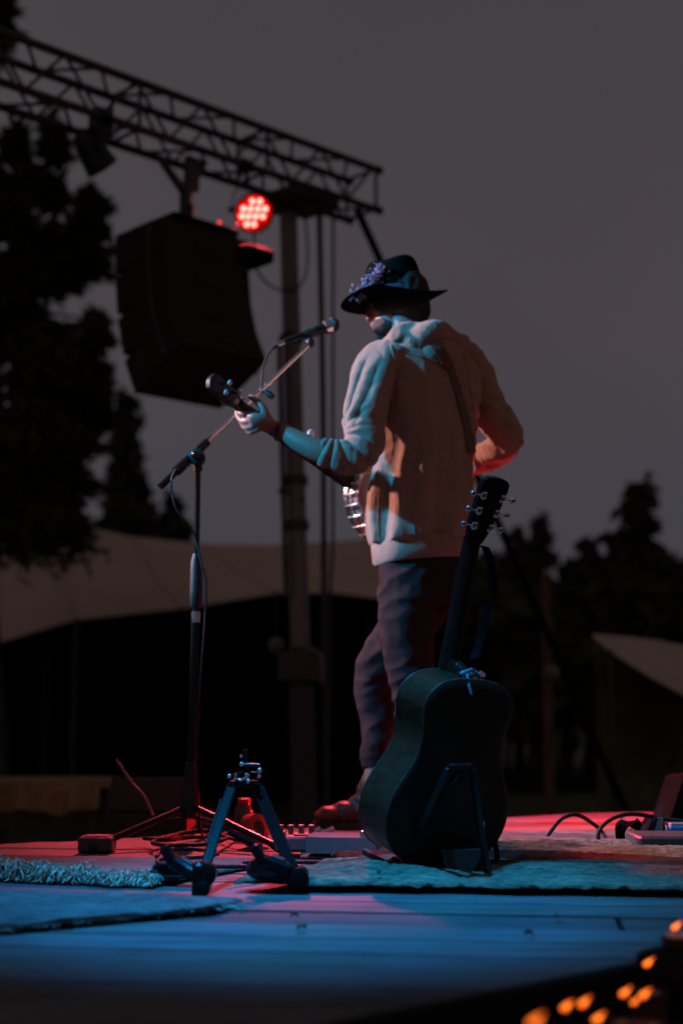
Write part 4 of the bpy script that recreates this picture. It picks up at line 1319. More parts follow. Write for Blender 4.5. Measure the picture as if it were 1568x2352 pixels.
# strap: hangs behind the headstock, knotted at the neck foot
hs0 = h0 - HU2 * .01 + GW * .02
pts = [Vector(a) for a in spline([tuple(gp(.828, .018, -TH + .022)), tuple(P(1116, 1262, 3.62)), tuple(P(1130, 1310, 3.64)), tuple(P(1132, 1346, 3.65)), tuple(P(1114, 1420, 3.67)), tuple(P(1096, 1490, 3.65)), tuple(gp(.50, .03, -TH * .55))], 6)]
M_GSTRAP = mat('dark_strap', (.007, .007, .007), .9, 0, .3, 50, .2, 200, .03)
stp = MB().ribbon(pts, [GW * .4 + GN * .9] * len(pts), .022, .003).build('strap', M_GSTRAP, gt, 60)
M_TEAL = mat('teal_cord', (.06, .20, .24), .5, 0, .3, 60, .2, 200)
kn = gp(.500, -.0, -TH * .35)
cord = MB()
cord.tube([kn + GW * .035, kn + GU * .012 + GN * .02, kn - GW * .03 + GN * .01, kn - GU * .012 - GN * .01, kn + GW * .035 + GU * .004], .005, 8)
cord.tube([kn + GU * .010 - GW * .02, kn + GU * .022 - GW * .045 + GN * .012], [.004, .002], 8)
cord.tube([kn - GW * .012 + GN * .02, gp(.478, -.022, .004), gp(.455, -.016, .016)], [.004, .004, .003], 8)
cord.ball(kn + GN * .016, (.013, .011, .011), 12, 8)
cord.build('strap_knot', M_TEAL, gt, 60)
MB().lathe(gp(.491, .042, -TH * .3), (GU + GN * .8), [(0, .005), (.008, .006), (.010, .010), (.016, .010), (.018, .006)], 14).build('strap_button', M_CHROME, gt, 40)

# stand of the guitar
gs = root('guitar_stand', FL(1030, 2018), 'black folding stand under the acoustic guitar, two feet lit teal', 'instrument stand')
yk = P(1056, 1762, 3.36)
MB().cbox(yk, (.062, .022, .018), (V(.97, .25, 0), V(-.25, .97, 0), ZUP), .004).build('yoke', M_BLACK, gs, 40)
fl_, fr_ = FL(916, 2012, .012), FL(1124, 2018, .012)
lg1 = MB().tube([yk + V(-.03, 0, -.005), fl_], [.0095, .010], 4).build('leg', M_BLACK, gs, 20)
lg2 = MB().tube([yk + V(.03, 0, -.005), P(1100, 1890, 3.42), fr_], [.0095, .010, .0085], 4).build('leg', M_BLACK, gs, 20)
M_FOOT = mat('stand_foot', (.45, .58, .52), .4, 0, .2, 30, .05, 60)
MB().slab([FL(905, 2012, .002), FL(926, 2014, .002), P(938, 1987, 3.55), P(922, 1986, 3.55)], (.01, .03, 0)).build('foot', M_FOOT, lg1, 30)
MB().tube([P(1098, 1872, 3.44), P(1102, 1893, 3.46), P(1104, 1912, 3.47), P(1112, 1950, 3.50), FL(1127, 2020, .004)], [.003, .012, .0065, .0045, .005], 8).build('foot', M_FOOT, lg2, 50)
lg3 = MB().tube([yk + V(.0, .012, -.01), V(gp(0, 0, -TH).x - .03, 3.72, .06), FL(1092, 2002, .01)], [.010, .010, .012], 8).build('leg', M_BLACK, gs, 40)
cr0 = gp(-.012, 0, -TH * .5)
MB().tube([gp(-.010, -.13, -TH - .03), gp(-.012, -.13, -.02), gp(-.016, 0, .012), gp(-.012, .13, -.02), gp(-.010, .13, -TH - .03)], .009, 8).build('cradle', M_RUBBER, gs, 50)
bl = [P(1012, 1952, 3.50), P(1104, 1952, 3.50), P(1100, 1975, 3.50), P(1078, 2013, 3.50), P(1038, 2013, 3.50), P(1020, 1985, 3.50)]
MB().slab(bl, (.03, .09, 0)).build('base_block', M_RUBBER, gs, 30)
MB().tube([FL(1140, 1994, .01), P(1141, 1965, 3.62), P(1136, 1930, 3.60)], [.008, .007, .007], 8).build('rest_arm', M_BLACK, gs, 50)
MB().tube([P(902, 1972, 3.62), P(922, 1990, 3.6), FL(936, 2008, .008)], [.007, .009, .01], 8).build('rest_arm', M_BLACK, gs, 50)

# ------------------------------------------------------------------ empty instrument stand
es = root('empty_instrument_stand', FL(560, 2040), 'empty black folding instrument stand with chunky hinged feet, left foreground', 'instrument stand')
M_PLAST = mat('black_plastic', (.007, .007, .0075), .3, 0, .2, 30, .04, 120, .15)
tpL, tpR = P(533, 1806, 3.55), P(588, 1806, 3.58)
MB().tube([P(528, 1812, 3.545), P(534, 1803, 3.55), P(548, 1799, 3.555), P(590, 1802, 3.58), P(600, 1812, 3.585)], [.011, .013, .012, .012, .010], 6).build('top_bracket', M_PLAST, es, 30)
La, Lb = P(530, 1812, 3.545), P(462, 2020, 3.32)
Ra, Rb = P(596, 1812, 3.585), P(678, 2012, 3.37)
def bar(a, b, w_, d_, name, par, ch=.003, m=M_PLAST):
    t = (b - a).normalized()
    u = V(0, 1, 0).cross(t).normalized(); v = t.cross(u)
    return MB().cbox((a + b) / 2, (w_, d_, (b - a).length), (u, v, t), ch).build(name, m, par, 30)
lL = bar(La, Lb, .024, .02, 'leg', es)
lR = bar(Ra, Rb, .026, .022, 'leg', es)
for a, b, q in ((La, Lb, lL), (Ra, Rb, lR)):
    bar(a.lerp(b, .12) + V(-.014, -.012, 0), a.lerp(b, .62) + V(-.014, -.012, 0), .006, .006, 'rail', q, .001)
# hinged feet
def foot(c, wd, tilt, par, k=1.0):
    X = V(1, -.12, 0).normalized(); Yv = V(.12, 1, 0).normalized()
    f = MB().cbox(c + V(0, 0, .036), (wd, .05, .034), (X, Yv, ZUP), .008).build('foot', M_PLAST, par, 35)
    for dz in (.022, .05):
        MB().cbox(c + V(.0, -.028, dz), (wd * .8, .008, .008), (X, Yv, ZUP), .002).build('ridge', M_PLAST, f, 30)
    for s in (-1, 1):
        MB().lathe(c + X * s * wd * .46 - Yv * .03 + ZUP * .02, Yv, [(0, .014), (.003, .019), (.055, .019), (.058, .014)], 14).build('foot_cap', M_RUBBER, f, 40)
        MB().cbox(c + X * s * wd * .44 - Yv * .02 + ZUP * .007, (.016, .03, .014), (X, Yv, ZUP), .003).build('rubber_pad', M_PALE, f, 30)
    return f
fL = foot(FL(412, 2033), .125, 0, es)
u1 = (P(392, 1962, 3.32) - P(440, 2010, 3.32)).normalized()
def arm(p0, p1, par):
    d = (p1 - p0).normalized(); s = V(0, 1, 0); n = d.cross(s).normalized()
    a = MB().cbox((p0 + p1) / 2, ((p1 - p0).length, .045, .028), (d, s, n), .006).build('rest_arm', M_PLAST, par, 30)
    MB().cbox((p0 + p1) / 2 + n * .016 * (1 if n.z > 0 else -1), ((p1 - p0).length * .45, .034, .01), (d, s, n), .003).build('pad', M_RUBBER, a, 30)
    e = p1 + V(-.004, 0, .012)
    MB().cbox(e, (.022, .045, .05), (V(.85, 0, .5), V(0, 1, 0), V(-.5, 0, .85)), .005).build('lip', M_PLAST, a, 30)
arm(P(452, 2012, 3.30), P(392, 1976, 3.32), es)
MB().lathe(P(470, 2008, 3.29), V(0, -1, 0), [(-.035, .022), (-.03, .027), (.02, .027), (.024, .02)], 16).build('hinge', M_PLAST, es, 40)
MB().lathe(P(466, 2040, 3.27), V(0, -1, 0), [(-.03, .014), (-.026, .018), (.02, .018), (.024, .012)], 14).build('hinge', M_PLAST, es, 40)
MB().cbox(P(458, 2022, 3.285), (.03, .05, .085), None, .008).build('foot_block', M_PLAST, es, 30)
arm(P(668, 2000, 3.36), P(598, 1974, 3.36), es)
MB().ball(P(618, 1996, 3.38), (.055, .03, .03), 16, 10).build('foot_cap', M_RUBBER, es, 50)
MB().lathe(P(688, 2012, 3.36), V(0, -1, 0), [(-.035, .016), (-.03, .021), (.02, .021), (.024, .015)], 16).build('hinge', M_PLAST, es, 40)
MB().tube([P(672, 1996, 3.37), FL(704, 2036, .012)], [.016, .018], 10).build('foot_block', M_PLAST, es, 40)
MB().cbox(P(640, 2012, 3.38), (.10, .05, .03), (V(.97, 0, -.1).normalized(), V(0, 1, 0), V(.1, 0, .97).normalized()), .006).build('foot', M_PLAST, es, 30)
MB().tube([P(506, 1892, 3.46), P(474, 1884, 3.46)], [.006, .005], 8).build('latch', M_PLAST, es, 40)
MB().tube([P(524, 1909, 3.62), P(600, 1948, 3.66)], [.008, .008], 4).build('spreader', M_PLAST, es, 20)
# neck rest above the bracket
post_ = MB().tube([P(560, 1800, 3.56), P(562, 1760, 3.56), P(562, 1722, 3.56)], [.010, .009, .007], 10).build('neck_post', M_PLAST, es, 50)
MB().tube([P(x, y, 3.54) for x, y in ((542, 1776), (540, 1788), (552, 1792), (566, 1786), (572, 1778))], .004, 8).build('neck_yoke', M_CHROME, post_, 60)
MB().tube([P(556, 1757, 3.55), P(597, 1757, 3.55)], .0045, 8).build('crossbar', M_BLACK, post_, 60)
for x, y, r in ((527, 1783, .006), (555, 1755, .0062), (554, 1737, .004), (596, 1769, .007), (595, 1783, .0055), (566, 1780, .005), (570, 1794, .006)):
    MB().ball(P(x, y, 3.535), r, 10, 8).build('knob', M_CHROME, post_, 60)
for x, y in ((527, 1783), (596, 1776)):
    MB().tube([P(x, y, 3.545), P(562, 1772, 3.556)], .003, 6).build('knob_shaft', M_BLACK, post_, 60)
# ------------------------------------------------------------------ rugs
def rug_mat(name, base, stripes, rot=0, scale=1.0, bump=.6):
    m = bpy.data.materials.new(name); m.use_nodes = True
    t = m.node_tree; b = t.nodes['Principled BSDF']
    co = t.nodes.new('ShaderNodeTexCoord')
    mp = t.nodes.new('ShaderNodeMapping'); mp.inputs['Rotation'].default_value = (0, 0, rot)
    t.links.new(co.outputs['Object'], mp.inputs[0])
    n = t.nodes.new('ShaderNodeTexNoise'); n.inputs['Scale'].default_value = 60; n.inputs['Detail'].default_value = 6; n.inputs['Roughness'].default_value = .75
    mq = t.nodes.new('ShaderNodeMapping'); mq.inputs['Scale'].default_value = (.4, 1.5, 1); mq.inputs['Rotation'].default_value = (0, 0, rot)
    t.links.new(co.outputs['Object'], mq.inputs[0]); t.links.new(mq.outputs[0], n.inputs['Vector'])
    n2 = t.nodes.new('ShaderNodeTexNoise'); n2.inputs['Scale'].default_value = 5; n2.inputs['Detail'].default_value = 5
    t.links.new(mp.outputs[0], n2.inputs['Vector'])
    r = t.nodes.new('ShaderNodeValToRGB')
    r.color_ramp.elements[0].position = .36; r.color_ramp.elements[1].position = .64
    r.color_ramp.elements[0].color = (*[c * .28 for c in base], 1); r.color_ramp.elements[1].color = (*base, 1)
    t.links.new(n.outputs[0], r.inputs[0])
    last = r.outputs[0]
    if stripes:
        sx = t.nodes.new('ShaderNodeSeparateXYZ')
        wv = t.nodes.new('ShaderNodeVectorMath'); wv.operation = 'MULTIPLY_ADD'
        wv.inputs[1].default_value = (.03, .03, .03)
        t.links.new(n2.outputs[1], wv.inputs[0]); t.links.new(mp.outputs[0], wv.inputs[2])
        t.links.new(wv.outputs[0], sx.inputs[0])
        sr = t.nodes.new('ShaderNodeValToRGB'); sr.color_ramp.interpolation = 'CONSTANT'
        e = sr.color_ramp.elements
        mrg = t.nodes.new('ShaderNodeMapRange'); mrg.inputs[1].default_value = stripes[0]; mrg.inputs[2].default_value = stripes[1]
        t.links.new(sx.outputs['Y'], mrg.inputs[0]); t.links.new(mrg.outputs[0], sr.inputs[0])
        for i, (p, c) in enumerate(stripes[2]):
            k = e[i] if i < 2 else e.new(p)
            k.position = p; k.color = (*c, 1)
        mx = t.nodes.new('ShaderNodeMix'); mx.data_type = 'RGBA'; mx.blend_type = 'MULTIPLY'; mx.inputs[0].default_value = 1
        t.links.new(last, mx.inputs[6]); t.links.new(sr.outputs[0], mx.inputs[7]); last = mx.outputs[2]
    mx2 = t.nodes.new('ShaderNodeMix'); mx2.data_type = 'RGBA'; mx2.blend_type = 'MULTIPLY'; mx2.inputs[0].default_value = .6
    g2 = t.nodes.new('ShaderNodeMapRange'); g2.inputs[1].default_value = .3; g2.inputs[2].default_value = .6; g2.inputs[3].default_value = .4
    t.links.new(n2.outputs[0], g2.inputs[0])
    t.links.new(last, mx2.inputs[6]); t.links.new(g2.outputs[0], mx2.inputs[7])
    t.links.new(mx2.outputs[2], b.inputs['Base Color'])
    b.inputs['Roughness'].default_value = .95; b.inputs['Specular IOR Level'].default_value = .15
    bp = t.nodes.new('ShaderNodeBump'); bp.inputs['Strength'].default_value = bump; bp.inputs['Distance'].default_value = .012
    t.links.new(n.outputs[0], bp.inputs['Height']); t.links.new(bp.outputs[0], b.inputs['Normal'])
    return m

def rug(name, quad, nx_, ny_, zf, m, label, th=.010, edge=None, cat='rug'):
    """quad: near-left, near-right, far-right, far-left on the deck; zf(u,v,x,y) lifts it"""
    a, b, c, d = [Vector(q) for q in quad]
    top, bot_ = [], []
    for j in range(ny_ + 1):
        v = j / ny_
        for i in range(nx_ + 1):
            u = i / nx_
            p = a.lerp(b, u).lerp(d.lerp(c, u), v)
            if edge: p = p + edge(u, v)
            z = max(0, zf(u, v, p.x, p.y))
            rnd = min(1, min(v, 1 - v) * ny_ / 2.0, min(u, 1 - u) * nx_ / 2.0)
            top.append(V(p.x, p.y, .007 + z + th * (.35 + .65 * rnd)))
            bot_.append(V(p.x, p.y, .0055 + z * .96))
    n = (nx_ + 1) * (ny_ + 1)
    fs = []
    for j in range(ny_):
        for i in range(nx_):
            q = (j * (nx_ + 1) + i, j * (nx_ + 1) + i + 1, (j + 1) * (nx_ + 1) + i + 1, (j + 1) * (nx_ + 1) + i)
            fs.append(q); fs.append(tuple(n + k for k in reversed(q)))
    for i in range(nx_):
        fs.append((i, n + i, n + i + 1, i + 1))
        k = ny_ * (nx_ + 1) + i
        fs.append((k, k + 1, n + k + 1, n + k))
    for j in range(ny_):
        k, l = j * (nx_ + 1), (j + 1) * (nx_ + 1)
        fs.append((k, l, n + l, n + k))
        k += nx_; l += nx_
        fs.append((k, n + k, n + l, l))
    loc = (a + b + c + d) / 4
    r = root(name, V(loc.x, loc.y, .006), label, cat)
    o = MB().add(top + bot_, fs).build('weave', m, r, 80)
    return r, o

def nzv(x, y, s, k=0.0): return noise.noise(V(x * s, y * s, k))
M_WOVEN = rug_mat('woven_rug', (.34, .35, .26), (3.12 - 3.62, 4.35 - 3.62, [(0, (1, 1, .95)), (.13, (.72, .78, .72)), (.20, (.95, .95, .9)), (.29, (.40, .42, .40)), (.36, (1, .95, .9)), (.45, (.62, .10, .08)), (.52, (.9, .9, .86)), (.62, (.5, .62, .66)), (.72, (1, .94, .9)), (.85, (.66, .2, .16))]), math.radians(-3))
rgw, _ = rug('woven_rug', [FL(536, 2048), FL(1720, 2066), FL(1760, 1952), FL(760, 1978)], 300, 110,
    lambda u, v, x, y: .012 + .014 * math.sin(v * 20 + 2.2 * nzv(x, y, 1.3)) * min(1, v * 5) + .018 * max(0, nzv(x * 1.2, y * 4, 1.2, 3)) + .022 * math.exp(-((u - .22) / .12) ** 2) * min(1, v * 6) * max(0, 1 - v) + .0032 * nzv(x, y * 1.6, 42) + .0022 * nzv(x, y, 90),
    M_WOVEN, 'teal-lit woven striped rug under the standing guitar, edge rumpled', .012,
    lambda u, v: V(.03 * nzv(v, 1, 6) + (.10 * (1 - u) * math.sin(v * 3)), .022 * nzv(u * 4, v, 2.0) * (1 - v), 0))
M_PALER = rug_mat('pale_rug', (.36, .30, .28), (-.6, .7, [(0, (1, 1, 1)), (.18, (.9, .5, .45)), (.24, (1, 1, 1)), (.5, (.94, .9, .88)), (.7, (.85, .4, .36)), (.76, (1, 1, 1))]), math.radians(6), bump=.4)
rgp, _ = rug('pale_rug', [FL(690, 1983), FL(1800, 1966), V(2.3, 5.02, 0), V(-.12, 4.72, 0)], 120, 60,
    lambda u, v, x, y: .004 + .016 * max(0, nzv(x * .9, y * 3.5, 1.5, 7) + .1) + .03 * math.exp(-((u - .75) / .16) ** 2 - ((v - .45) / .2) ** 2) + .02 * math.exp(-((u - .33) / .2) ** 2 - ((v - .30) / .12) ** 2),
    M_PALER, 'pale rumpled rug lit pink around the musician, reaching the right edge', .008,
    lambda u, v: V(0, .05 * nzv(u * 3, v, 1.5, 2), 0))
# shaggy rug at the left
M_SHAG = rug_mat('shag_rug', (.32, .32, .27), None, 0, bump=.8)
sa, sb = FL(-80, 2022), FL(352, 2041)
def shag_z(u, v, x, y):
    return .036 * (1 - u * .75) * math.exp(-((v - .02) / .10) ** 2) * (1 + .25 * nzv(x, y, 9)) + .002
rgs, _ = rug('shag_rug', [sa, sb, FL(640, 1988), V(-1.35, 4.02, 0)], 90, 40, shag_z, M_SHAG, 'rug with a thick teal-lit fringe along its curled edge, at the left', .014,
    lambda u, v: V(0, .02 * nzv(u * 5, 0, 1.4, 4) * (1 - v), 0))
fr = MB()
for i in range(2600):
    u = random.random() ** .85
    p = sa.lerp(sb, u)
    hgt = .050 * (1 - u * .62) + .016 * (noise.noise(V(u * 22, 0, 5)))
    b = V(p.x + random.gauss(0, .004), p.y + random.uniform(-.012, .05) + .02 * nzv(u * 5, 0, 1.4, 4), .006 + random.random() * hgt)
    d = V(random.gauss(0, .5), -1 + random.gauss(0, .35), random.uniform(-.55, .75)).normalized()
    ln_ = random.uniform(.014, .030)
    s = V(random.gauss(0, 1), .2, random.gauss(0, 1)).normalized() * random.uniform(.0012, .0026)
    m_ = b + d * ln_ * .55 + V(random.gauss(0, .003), 0, .004)
    e = b + d * ln_ + V(random.gauss(0, .004), 0, random.uniform(-.012, .002))
    if e.z < .006: e.z = .006
    k = len(fr.v)
    fr.v += [b - s, b + s, m_ + s * .9, m_ - s * .9, e]
    fr.f += [(k, k + 1, k + 2, k + 3), (k + 3, k + 2, k + 4)]
M_FR = mat('fringe_yarn', (.60, .62, .48), .9, 0, .35, 40, 0, 10, .15)
fr.build('fringe', M_FR, rgs, 80, kind='stuff')
# felt mat in the left foreground
M_FELT = rug_mat('felt_mat', (.27, .27, .265), None, 0, bump=.7)
rgf, _ = rug('felt_mat', [FL(-160, 2162), FL(500, 2100), FL(556, 2080), FL(-180, 2050)], 150, 24,
    lambda u, v, x, y: .003 + .005 * max(0, nzv(x, y, 5, 2)) + .006 * (1 - v) ** 6 * (1 + nzv(x, y, 20)), M_FELT, 'flat grey felt mat with a frayed front edge, lower left foreground', .009,
    lambda u, v: V(.012 * nzv(v, u, 9, 1), (.012 * nzv(u * 14, 0, 1, 8) + .006 * nzv(u * 60, 0, 1, 8)) * (1 - v) ** 2 - .02 * math.sin(u * 3.14) * (1 - v), 0), cat='mat')
fr = MB()
for i in range(900):
    u = random.random()
    p = FL(-160, 2162).lerp(FL(540, 2092), u)
    b = p + V(random.gauss(0, .004), random.gauss(.0, .006) - .012 * math.sin(u * 3.14), .012)
    e = b + V(random.gauss(0, .01), random.uniform(-.016, -.003), random.uniform(-.008, .006))
    s = V(.0008, 0, .0006)
    k = len(fr.v); fr.v += [b - s, b + s, e]; fr.f += [(k, k + 1, k + 2)]
fr.build('frayed_edge', M_FR, rgf, 80, kind='stuff')

# ------------------------------------------------------------------ cables on the deck
def floor_cable(pts, r, label, m=M_CABLE, lift=None):
    st = []
    for q in pts:
        p = FL(q[0], q[1], r + .022 + (q[2] if len(q) > 2 else 0))
        st.append(tuple(p))
    wp = [Vector(a) for a in spline(st, 8)]
    o = MB().tube(wp, r, 8).build('cable', m, None, 60, loc=wp[0])
    return tag(o, label, 'cable', 'cables lying on the stage')
floor_cable([(360, 1968), (372, 1956), (430, 1950), (500, 1958), (470, 1968), (390, 1972), (362, 1976), (380, 1986), (480, 1990), (600, 1990), (720, 1992), (860, 1988), (900, 1986)], .0055, 'black cable looping behind the empty stand and running to the guitar')
floor_cable([(330, 1925), (380, 1930), (430, 1924), (500, 1920), (540, 1912), (500, 1934), (420, 1942), (350, 1936), (400, 1918), (470, 1908), (530, 1926), (580, 1932)], .006, 'tangle of black cable lying under the microphone stand')
floor_cable([(560, 1982), (600, 1978), (660, 1980), (720, 1980), (800, 1982), (876, 1980)], .005, 'thin dark cable lying between the empty stand and the guitar')
floor_cable([(1130, 1972), (1170, 1968), (1240, 1962), (1320, 1956), (1390, 1948), (1440, 1946)], .0055, 'dark cable along the pink rug right of the guitar')
o = line_thing('cable', [(1240, 1944, 4.36), (1262, 1912, 4.36), (1290, 1880, 4.38), (1325, 1872, 4.42), (1362, 1893, 4.46), (1382, 1912, 4.48), (1395, 1938, 4.40)], .0062, 'stiff cable arching off the rug right of the guitar', 'cable', M_CABLE, 8, 'cables lying on the stage')
o = line_thing('cable', [(1440, 1940, 4.36), (1400, 1950, 4.34), (1380, 1945, 4.32), (1372, 1925, 4.32), (1380, 1900, 4.32), (1410, 1878, 4.34), (1450, 1870, 4.36), (1500, 1876, 4.38), (1560, 1886, 4.38), (1640, 1890, 4.4)], .0065, 'thick cable looped round to the pedal at the right edge', 'cable', M_CABLE, 8, 'cables lying on the stage')

# ------------------------------------------------------------------ small gear on the deck
M_PEDAL = mat('grey_pedal', (.22, .185, .195), .45, .2, .15, 20, .08, 80)
M_DKGEAR = mat('dark_gear', (.05, .048, .05), .45, 0, .2, 20, .1, 80)
def level_box(name, x0, x1, y0, y1, depth, m, parent, ch=.006, zlift=.02):
    """box whose near face spans x0..x1, bottom at floor line y1, top at y0"""
    a, b = FL(x0, y1, zlift), FL(x1, y1, zlift)
    Y = (a.y + b.y) / 2
    top = P((x0 + x1) / 2, y0, Y).z
    h = top - zlift
    c = V((a.x + b.x) / 2, Y + depth / 2, zlift + h / 2)
    return MB().cbox(c, (b.x - a.x, depth, h), None, ch).build(name, m, parent, 35), c, h
c = FL(672, 1958)
pd = root('effects_pedal', V(c.x, c.y + .06, .02), 'grey effects pedal with four knobs beside the brown boot', 'pedal')
bx_, cc, h = level_box('casing', 632, 722, 1922, 1956, .16, M_PEDAL, pd)
for k in range(4):
    q = V(cc.x - .045 + k * .03, cc.y + .02, cc.z + h / 2)
    kb = MB().lathe(q, ZUP, [(0, .009), (.014, .008), (.016, .011), (.024, .0105), (.026, .006)], 12).build('knob', M_PEDAL, pd, 40)
MB().cbox(V(cc.x + .02, cc.y - .04, cc.z + h / 2 + .002), (.05, .03, .004), None, .001).build('display', M_DKGEAR, pd, 30)
MB().lathe(V(cc.x - .035, cc.y - .05, cc.z + h / 2), ZUP, [(0, .010), (.012, .009), (.014, .005)], 12).build('footswitch', M_CHROME, pd, 40)
for k in range(2):
    MB().tube([V(cc.x + .04 + .03 * k, cc.y + .08, cc.z + .01), V(cc.x + .07 + .04 * k, cc.y + .085, cc.z + .03)], .009, 8).build('plug', M_CHROME, pd, 50)
c = FL(780, 1962)
tr = root('flat_pedal', V(c.x, c.y + .05, .02), 'flat pale pedal with a rounded bright edge, left of the guitar foot', 'pedal')
a, b = FL(702, 1968, .02), FL(862, 1970, .02)
pts = []
for k in range(17):
    t = k / 16
    pts.append(a.lerp(b, t) + V(0, -.012 * math.sin(t * 3.14), 0))
pts += [p + V(.02, .15, 0) for p in reversed(pts)]
pts = [V(p.x, p.y, .03) for p in pts]
MB().slab(pts, (0, 0, .038)).build('casing', M_PEDAL, tr, 40)
MB().slab([V(p.x, p.y, .0675) for p in pts], (.0, 0, .006)).build('top_plate', M_PALE, tr, 40)
MB().lathe(b + V(-.03, .02, .055), ZUP, [(0, .012), (.014, .011), (.016, .006)], 12).build('footswitch', M_CHROME, tr, 40)
for x, y in ((706, 1966), (852, 1968)):
    q = FL(x, y, .008)
    MB().lathe(V(q.x, q.y + .02, .014), ZUP, [(0, .008), (.018, .008)], 8).build('rubber_foot', M_RUBBER, tr, 40)
# glinting jack plugs
c = FL(862 * .0 + 742, 1932)
pk = root('clip_tuner', V(c.x, c.y, .02), 'small clip with a cyan and red glint in front of the brown boot', 'clip')
M_GREEN = mat('shiny_teal', (.35, .7, .75), .2, .6, .1, 20, 0)
M_RED = mat('red_plastic_and_lit_tape', (.6, .02, .02), .3, 0, .1, 20, 0)
MB().cbox(P(733, 1914, 4.55), (.045, .03, .022), None, .005).build('clamp', M_GREEN, pk, 35)
MB().cbox(P(736, 1925, 4.54), (.038, .03, .016), None, .005).build('pad', M_RED, pk, 35)
MB().tube([P(733, 1930, 4.55), FL(735, 1935, .02)], .012, 8).build('base', M_DKGEAR, pk, 40)
# bottle and tape roll behind the empty stand
q = FL(560, 1927)
bt_ = root('bottle', V(q.x, q.y, .003), 'dark bottle with a red-lit cap behind the empty stand', 'bottle')
M_GLASS = mat('dark_bottle', (.10, .03, .03), .12, 0, .1, 10, 0, 10, .6)
zc = P(557, 1833, q.y).z
MB().lathe(V(q.x, q.y, .003), ZUP, [(0, .026), (.004, .031), (zc * .62, .031), (zc * .75, .024), (zc * .84, .018), (zc * .88, .018)], 18).build('body', M_GLASS, bt_, 40)
MB().lathe(V(q.x, q.y, zc * .87), ZUP, [(0, .020), (.002, .022), (zc * .12, .021), (zc * .13, .016)], 18).build('cap', M_RED, bt_, 40)
q = P(583, 1911, 4.42)
tpz = root('tape_roll', V(q.x, q.y, .003), 'roll of tape standing on edge, red light put into its colour, behind the empty stand', 'tape')
ax_ = V(.75, -.6, .1).normalized()
zc2 = .05
MB().lathe(V(q.x, q.y, .052), ax_, [(-.018, .032), (-.018, .049), (.018, .049), (.018, .032), (-.018, .032)], 28, False).build('tape', M_RED, tpz, 40)  # red light on the roll is put into its base colour
MB().lathe(V(q.x, q.y, .052), ax_, [(-.0185, .028), (-.0185, .0318), (.0185, .0318), (.0185, .028), (-.0185, .028)], 28, False).build('core', M_PALE, tpz, 40)
# stage monitor at the far left edge
q = FL(335, 1915)
M_MON = mat('monitor_box', (.03, .027, .024), .8, 0, .2, 30, .3, 160)
mo = root('stage_monitor', V(q.x, q.y + .12, 0), 'dark wedge monitor on the stage edge left of the microphone stand', 'loudspeaker', 'monitors on the stage')
yb = q.y
xl, xr = FL(240, 1916).x, FL(428, 1916).x
zt_ = P(300, 1792, yb + .1).z
pr = [V(xl, yb, .006), V(xl, yb + .30, .006), V(xl, yb + .22, zt_), V(xl, yb + .12, zt_ + .01), V(xl, yb, zt_ * .38)]
MB().slab(pr, (xr - xl, 0, 0)).build('cabinet', M_MON, mo, 20)
MB().slab([V(xl + .012, yb + .004, zt_ * .42), V(xr - .012, yb + .004, zt_ * .42), V(xr - .012, yb + .11, zt_ * .98), V(xl + .012, yb + .11, zt_ * .98)], (0, -.006, .004)).build('grille', M_BLACK, mo, 20)
for s in (.25, .75):
    MB().cbox(V(xl + (xr - xl) * s, yb + .15, .0), (.05, .18, .012), None, .003).build('foot', M_RUBBER, mo, 30)
o = line_thing('thin_rod', [(268, 1745, 4.62), (286, 1772, 4.60), (306, 1800, 4.58), (330, 1826, 4.55), (352, 1872, 4.52)], .0042, 'thin pink rod slanting over the stage monitor', 'rod', mat('pink_rod', (.35, .12, .15), .4, 0, .1, 20, 0))
q = FL(214, 1955)
lb = root('power_box', V(q.x, q.y + .05, .0), 'low black box beside the microphone stand foot, far left', 'box')
a_, cc, h = level_box('casing', 178, 256, 1924, 1958, .10, M_DKGEAR, lb, .004, .004)
MB().cbox(cc + ZUP * (h / 2 + .001), (.07, .06, .004), None, .001).build('lid', M_DKGEAR, lb, 30)
# gear at the right edge
M_PURP = mat('monitor_panel', (.010, .007, .010), .95, 0, .15, 20, .1, 80, .03)
q = FL(1500, 1948)
pb = root('pedal_unit', V(q.x + .05, q.y + .08, .02), 'black pedal unit with an angled side at the right edge', 'pedal')
a_, cc, h = level_box('base', 1468, 1640, 1922, 1950, .20, M_DKGEAR, pb, .006, .03)
MB().slab([P(1474, 1922, 4.32), P(1498, 1924, 4.32), P(1510, 1880, 4.36), P(1505, 1876, 4.36)], (.0, .12, 0)).build('side_panel', M_PURP, pb, 30)
MB().slab([P(1498, 1924, 4.32), P(1518, 1924, 4.32), P(1522, 1878, 4.36), P(1510, 1878, 4.36)], (.0, .12, 0)).build('post', M_DKGEAR, pb, 30)
for k in range(6):
    MB().cbox(P(1526 + k * 7, 1908, 4.36), (.004, .06, .035), None, .001).build('fin', M_PEDAL, pb, 20)
MB().cbox(P(1570, 1893, 4.36), (.10, .08, .010), None, .002).build('top_bar', M_PEDAL, pb, 30)
MB().cbox(P(1556, 1901, 4.33), (.055, .03, .012), None, .003).build('blue_button', M_BLUETAPE, pb, 30)
for x in (1478, 1600):
    MB().lathe(FL(x, 1958, .018) + V(0, .03, 0), ZUP, [(0, .010), (.014, .010)], 10).build('foot', M_RUBBER, pb, 40)
mo2 = root('stage_monitor', FL(1600, 1930), 'wedge monitor with a red studded front, cut by the right edge', 'loudspeaker', 'monitors on the stage')
Ym = FL(1600, 1915).y
MB().slab([P(1528, 1910, Ym), P(1700, 1915, Ym), P(1760, 1760, Ym + .05), P(1567, 1790, Ym + .05)], (0, .26, 0)).build('cabinet', M_PURP, mo2, 20)
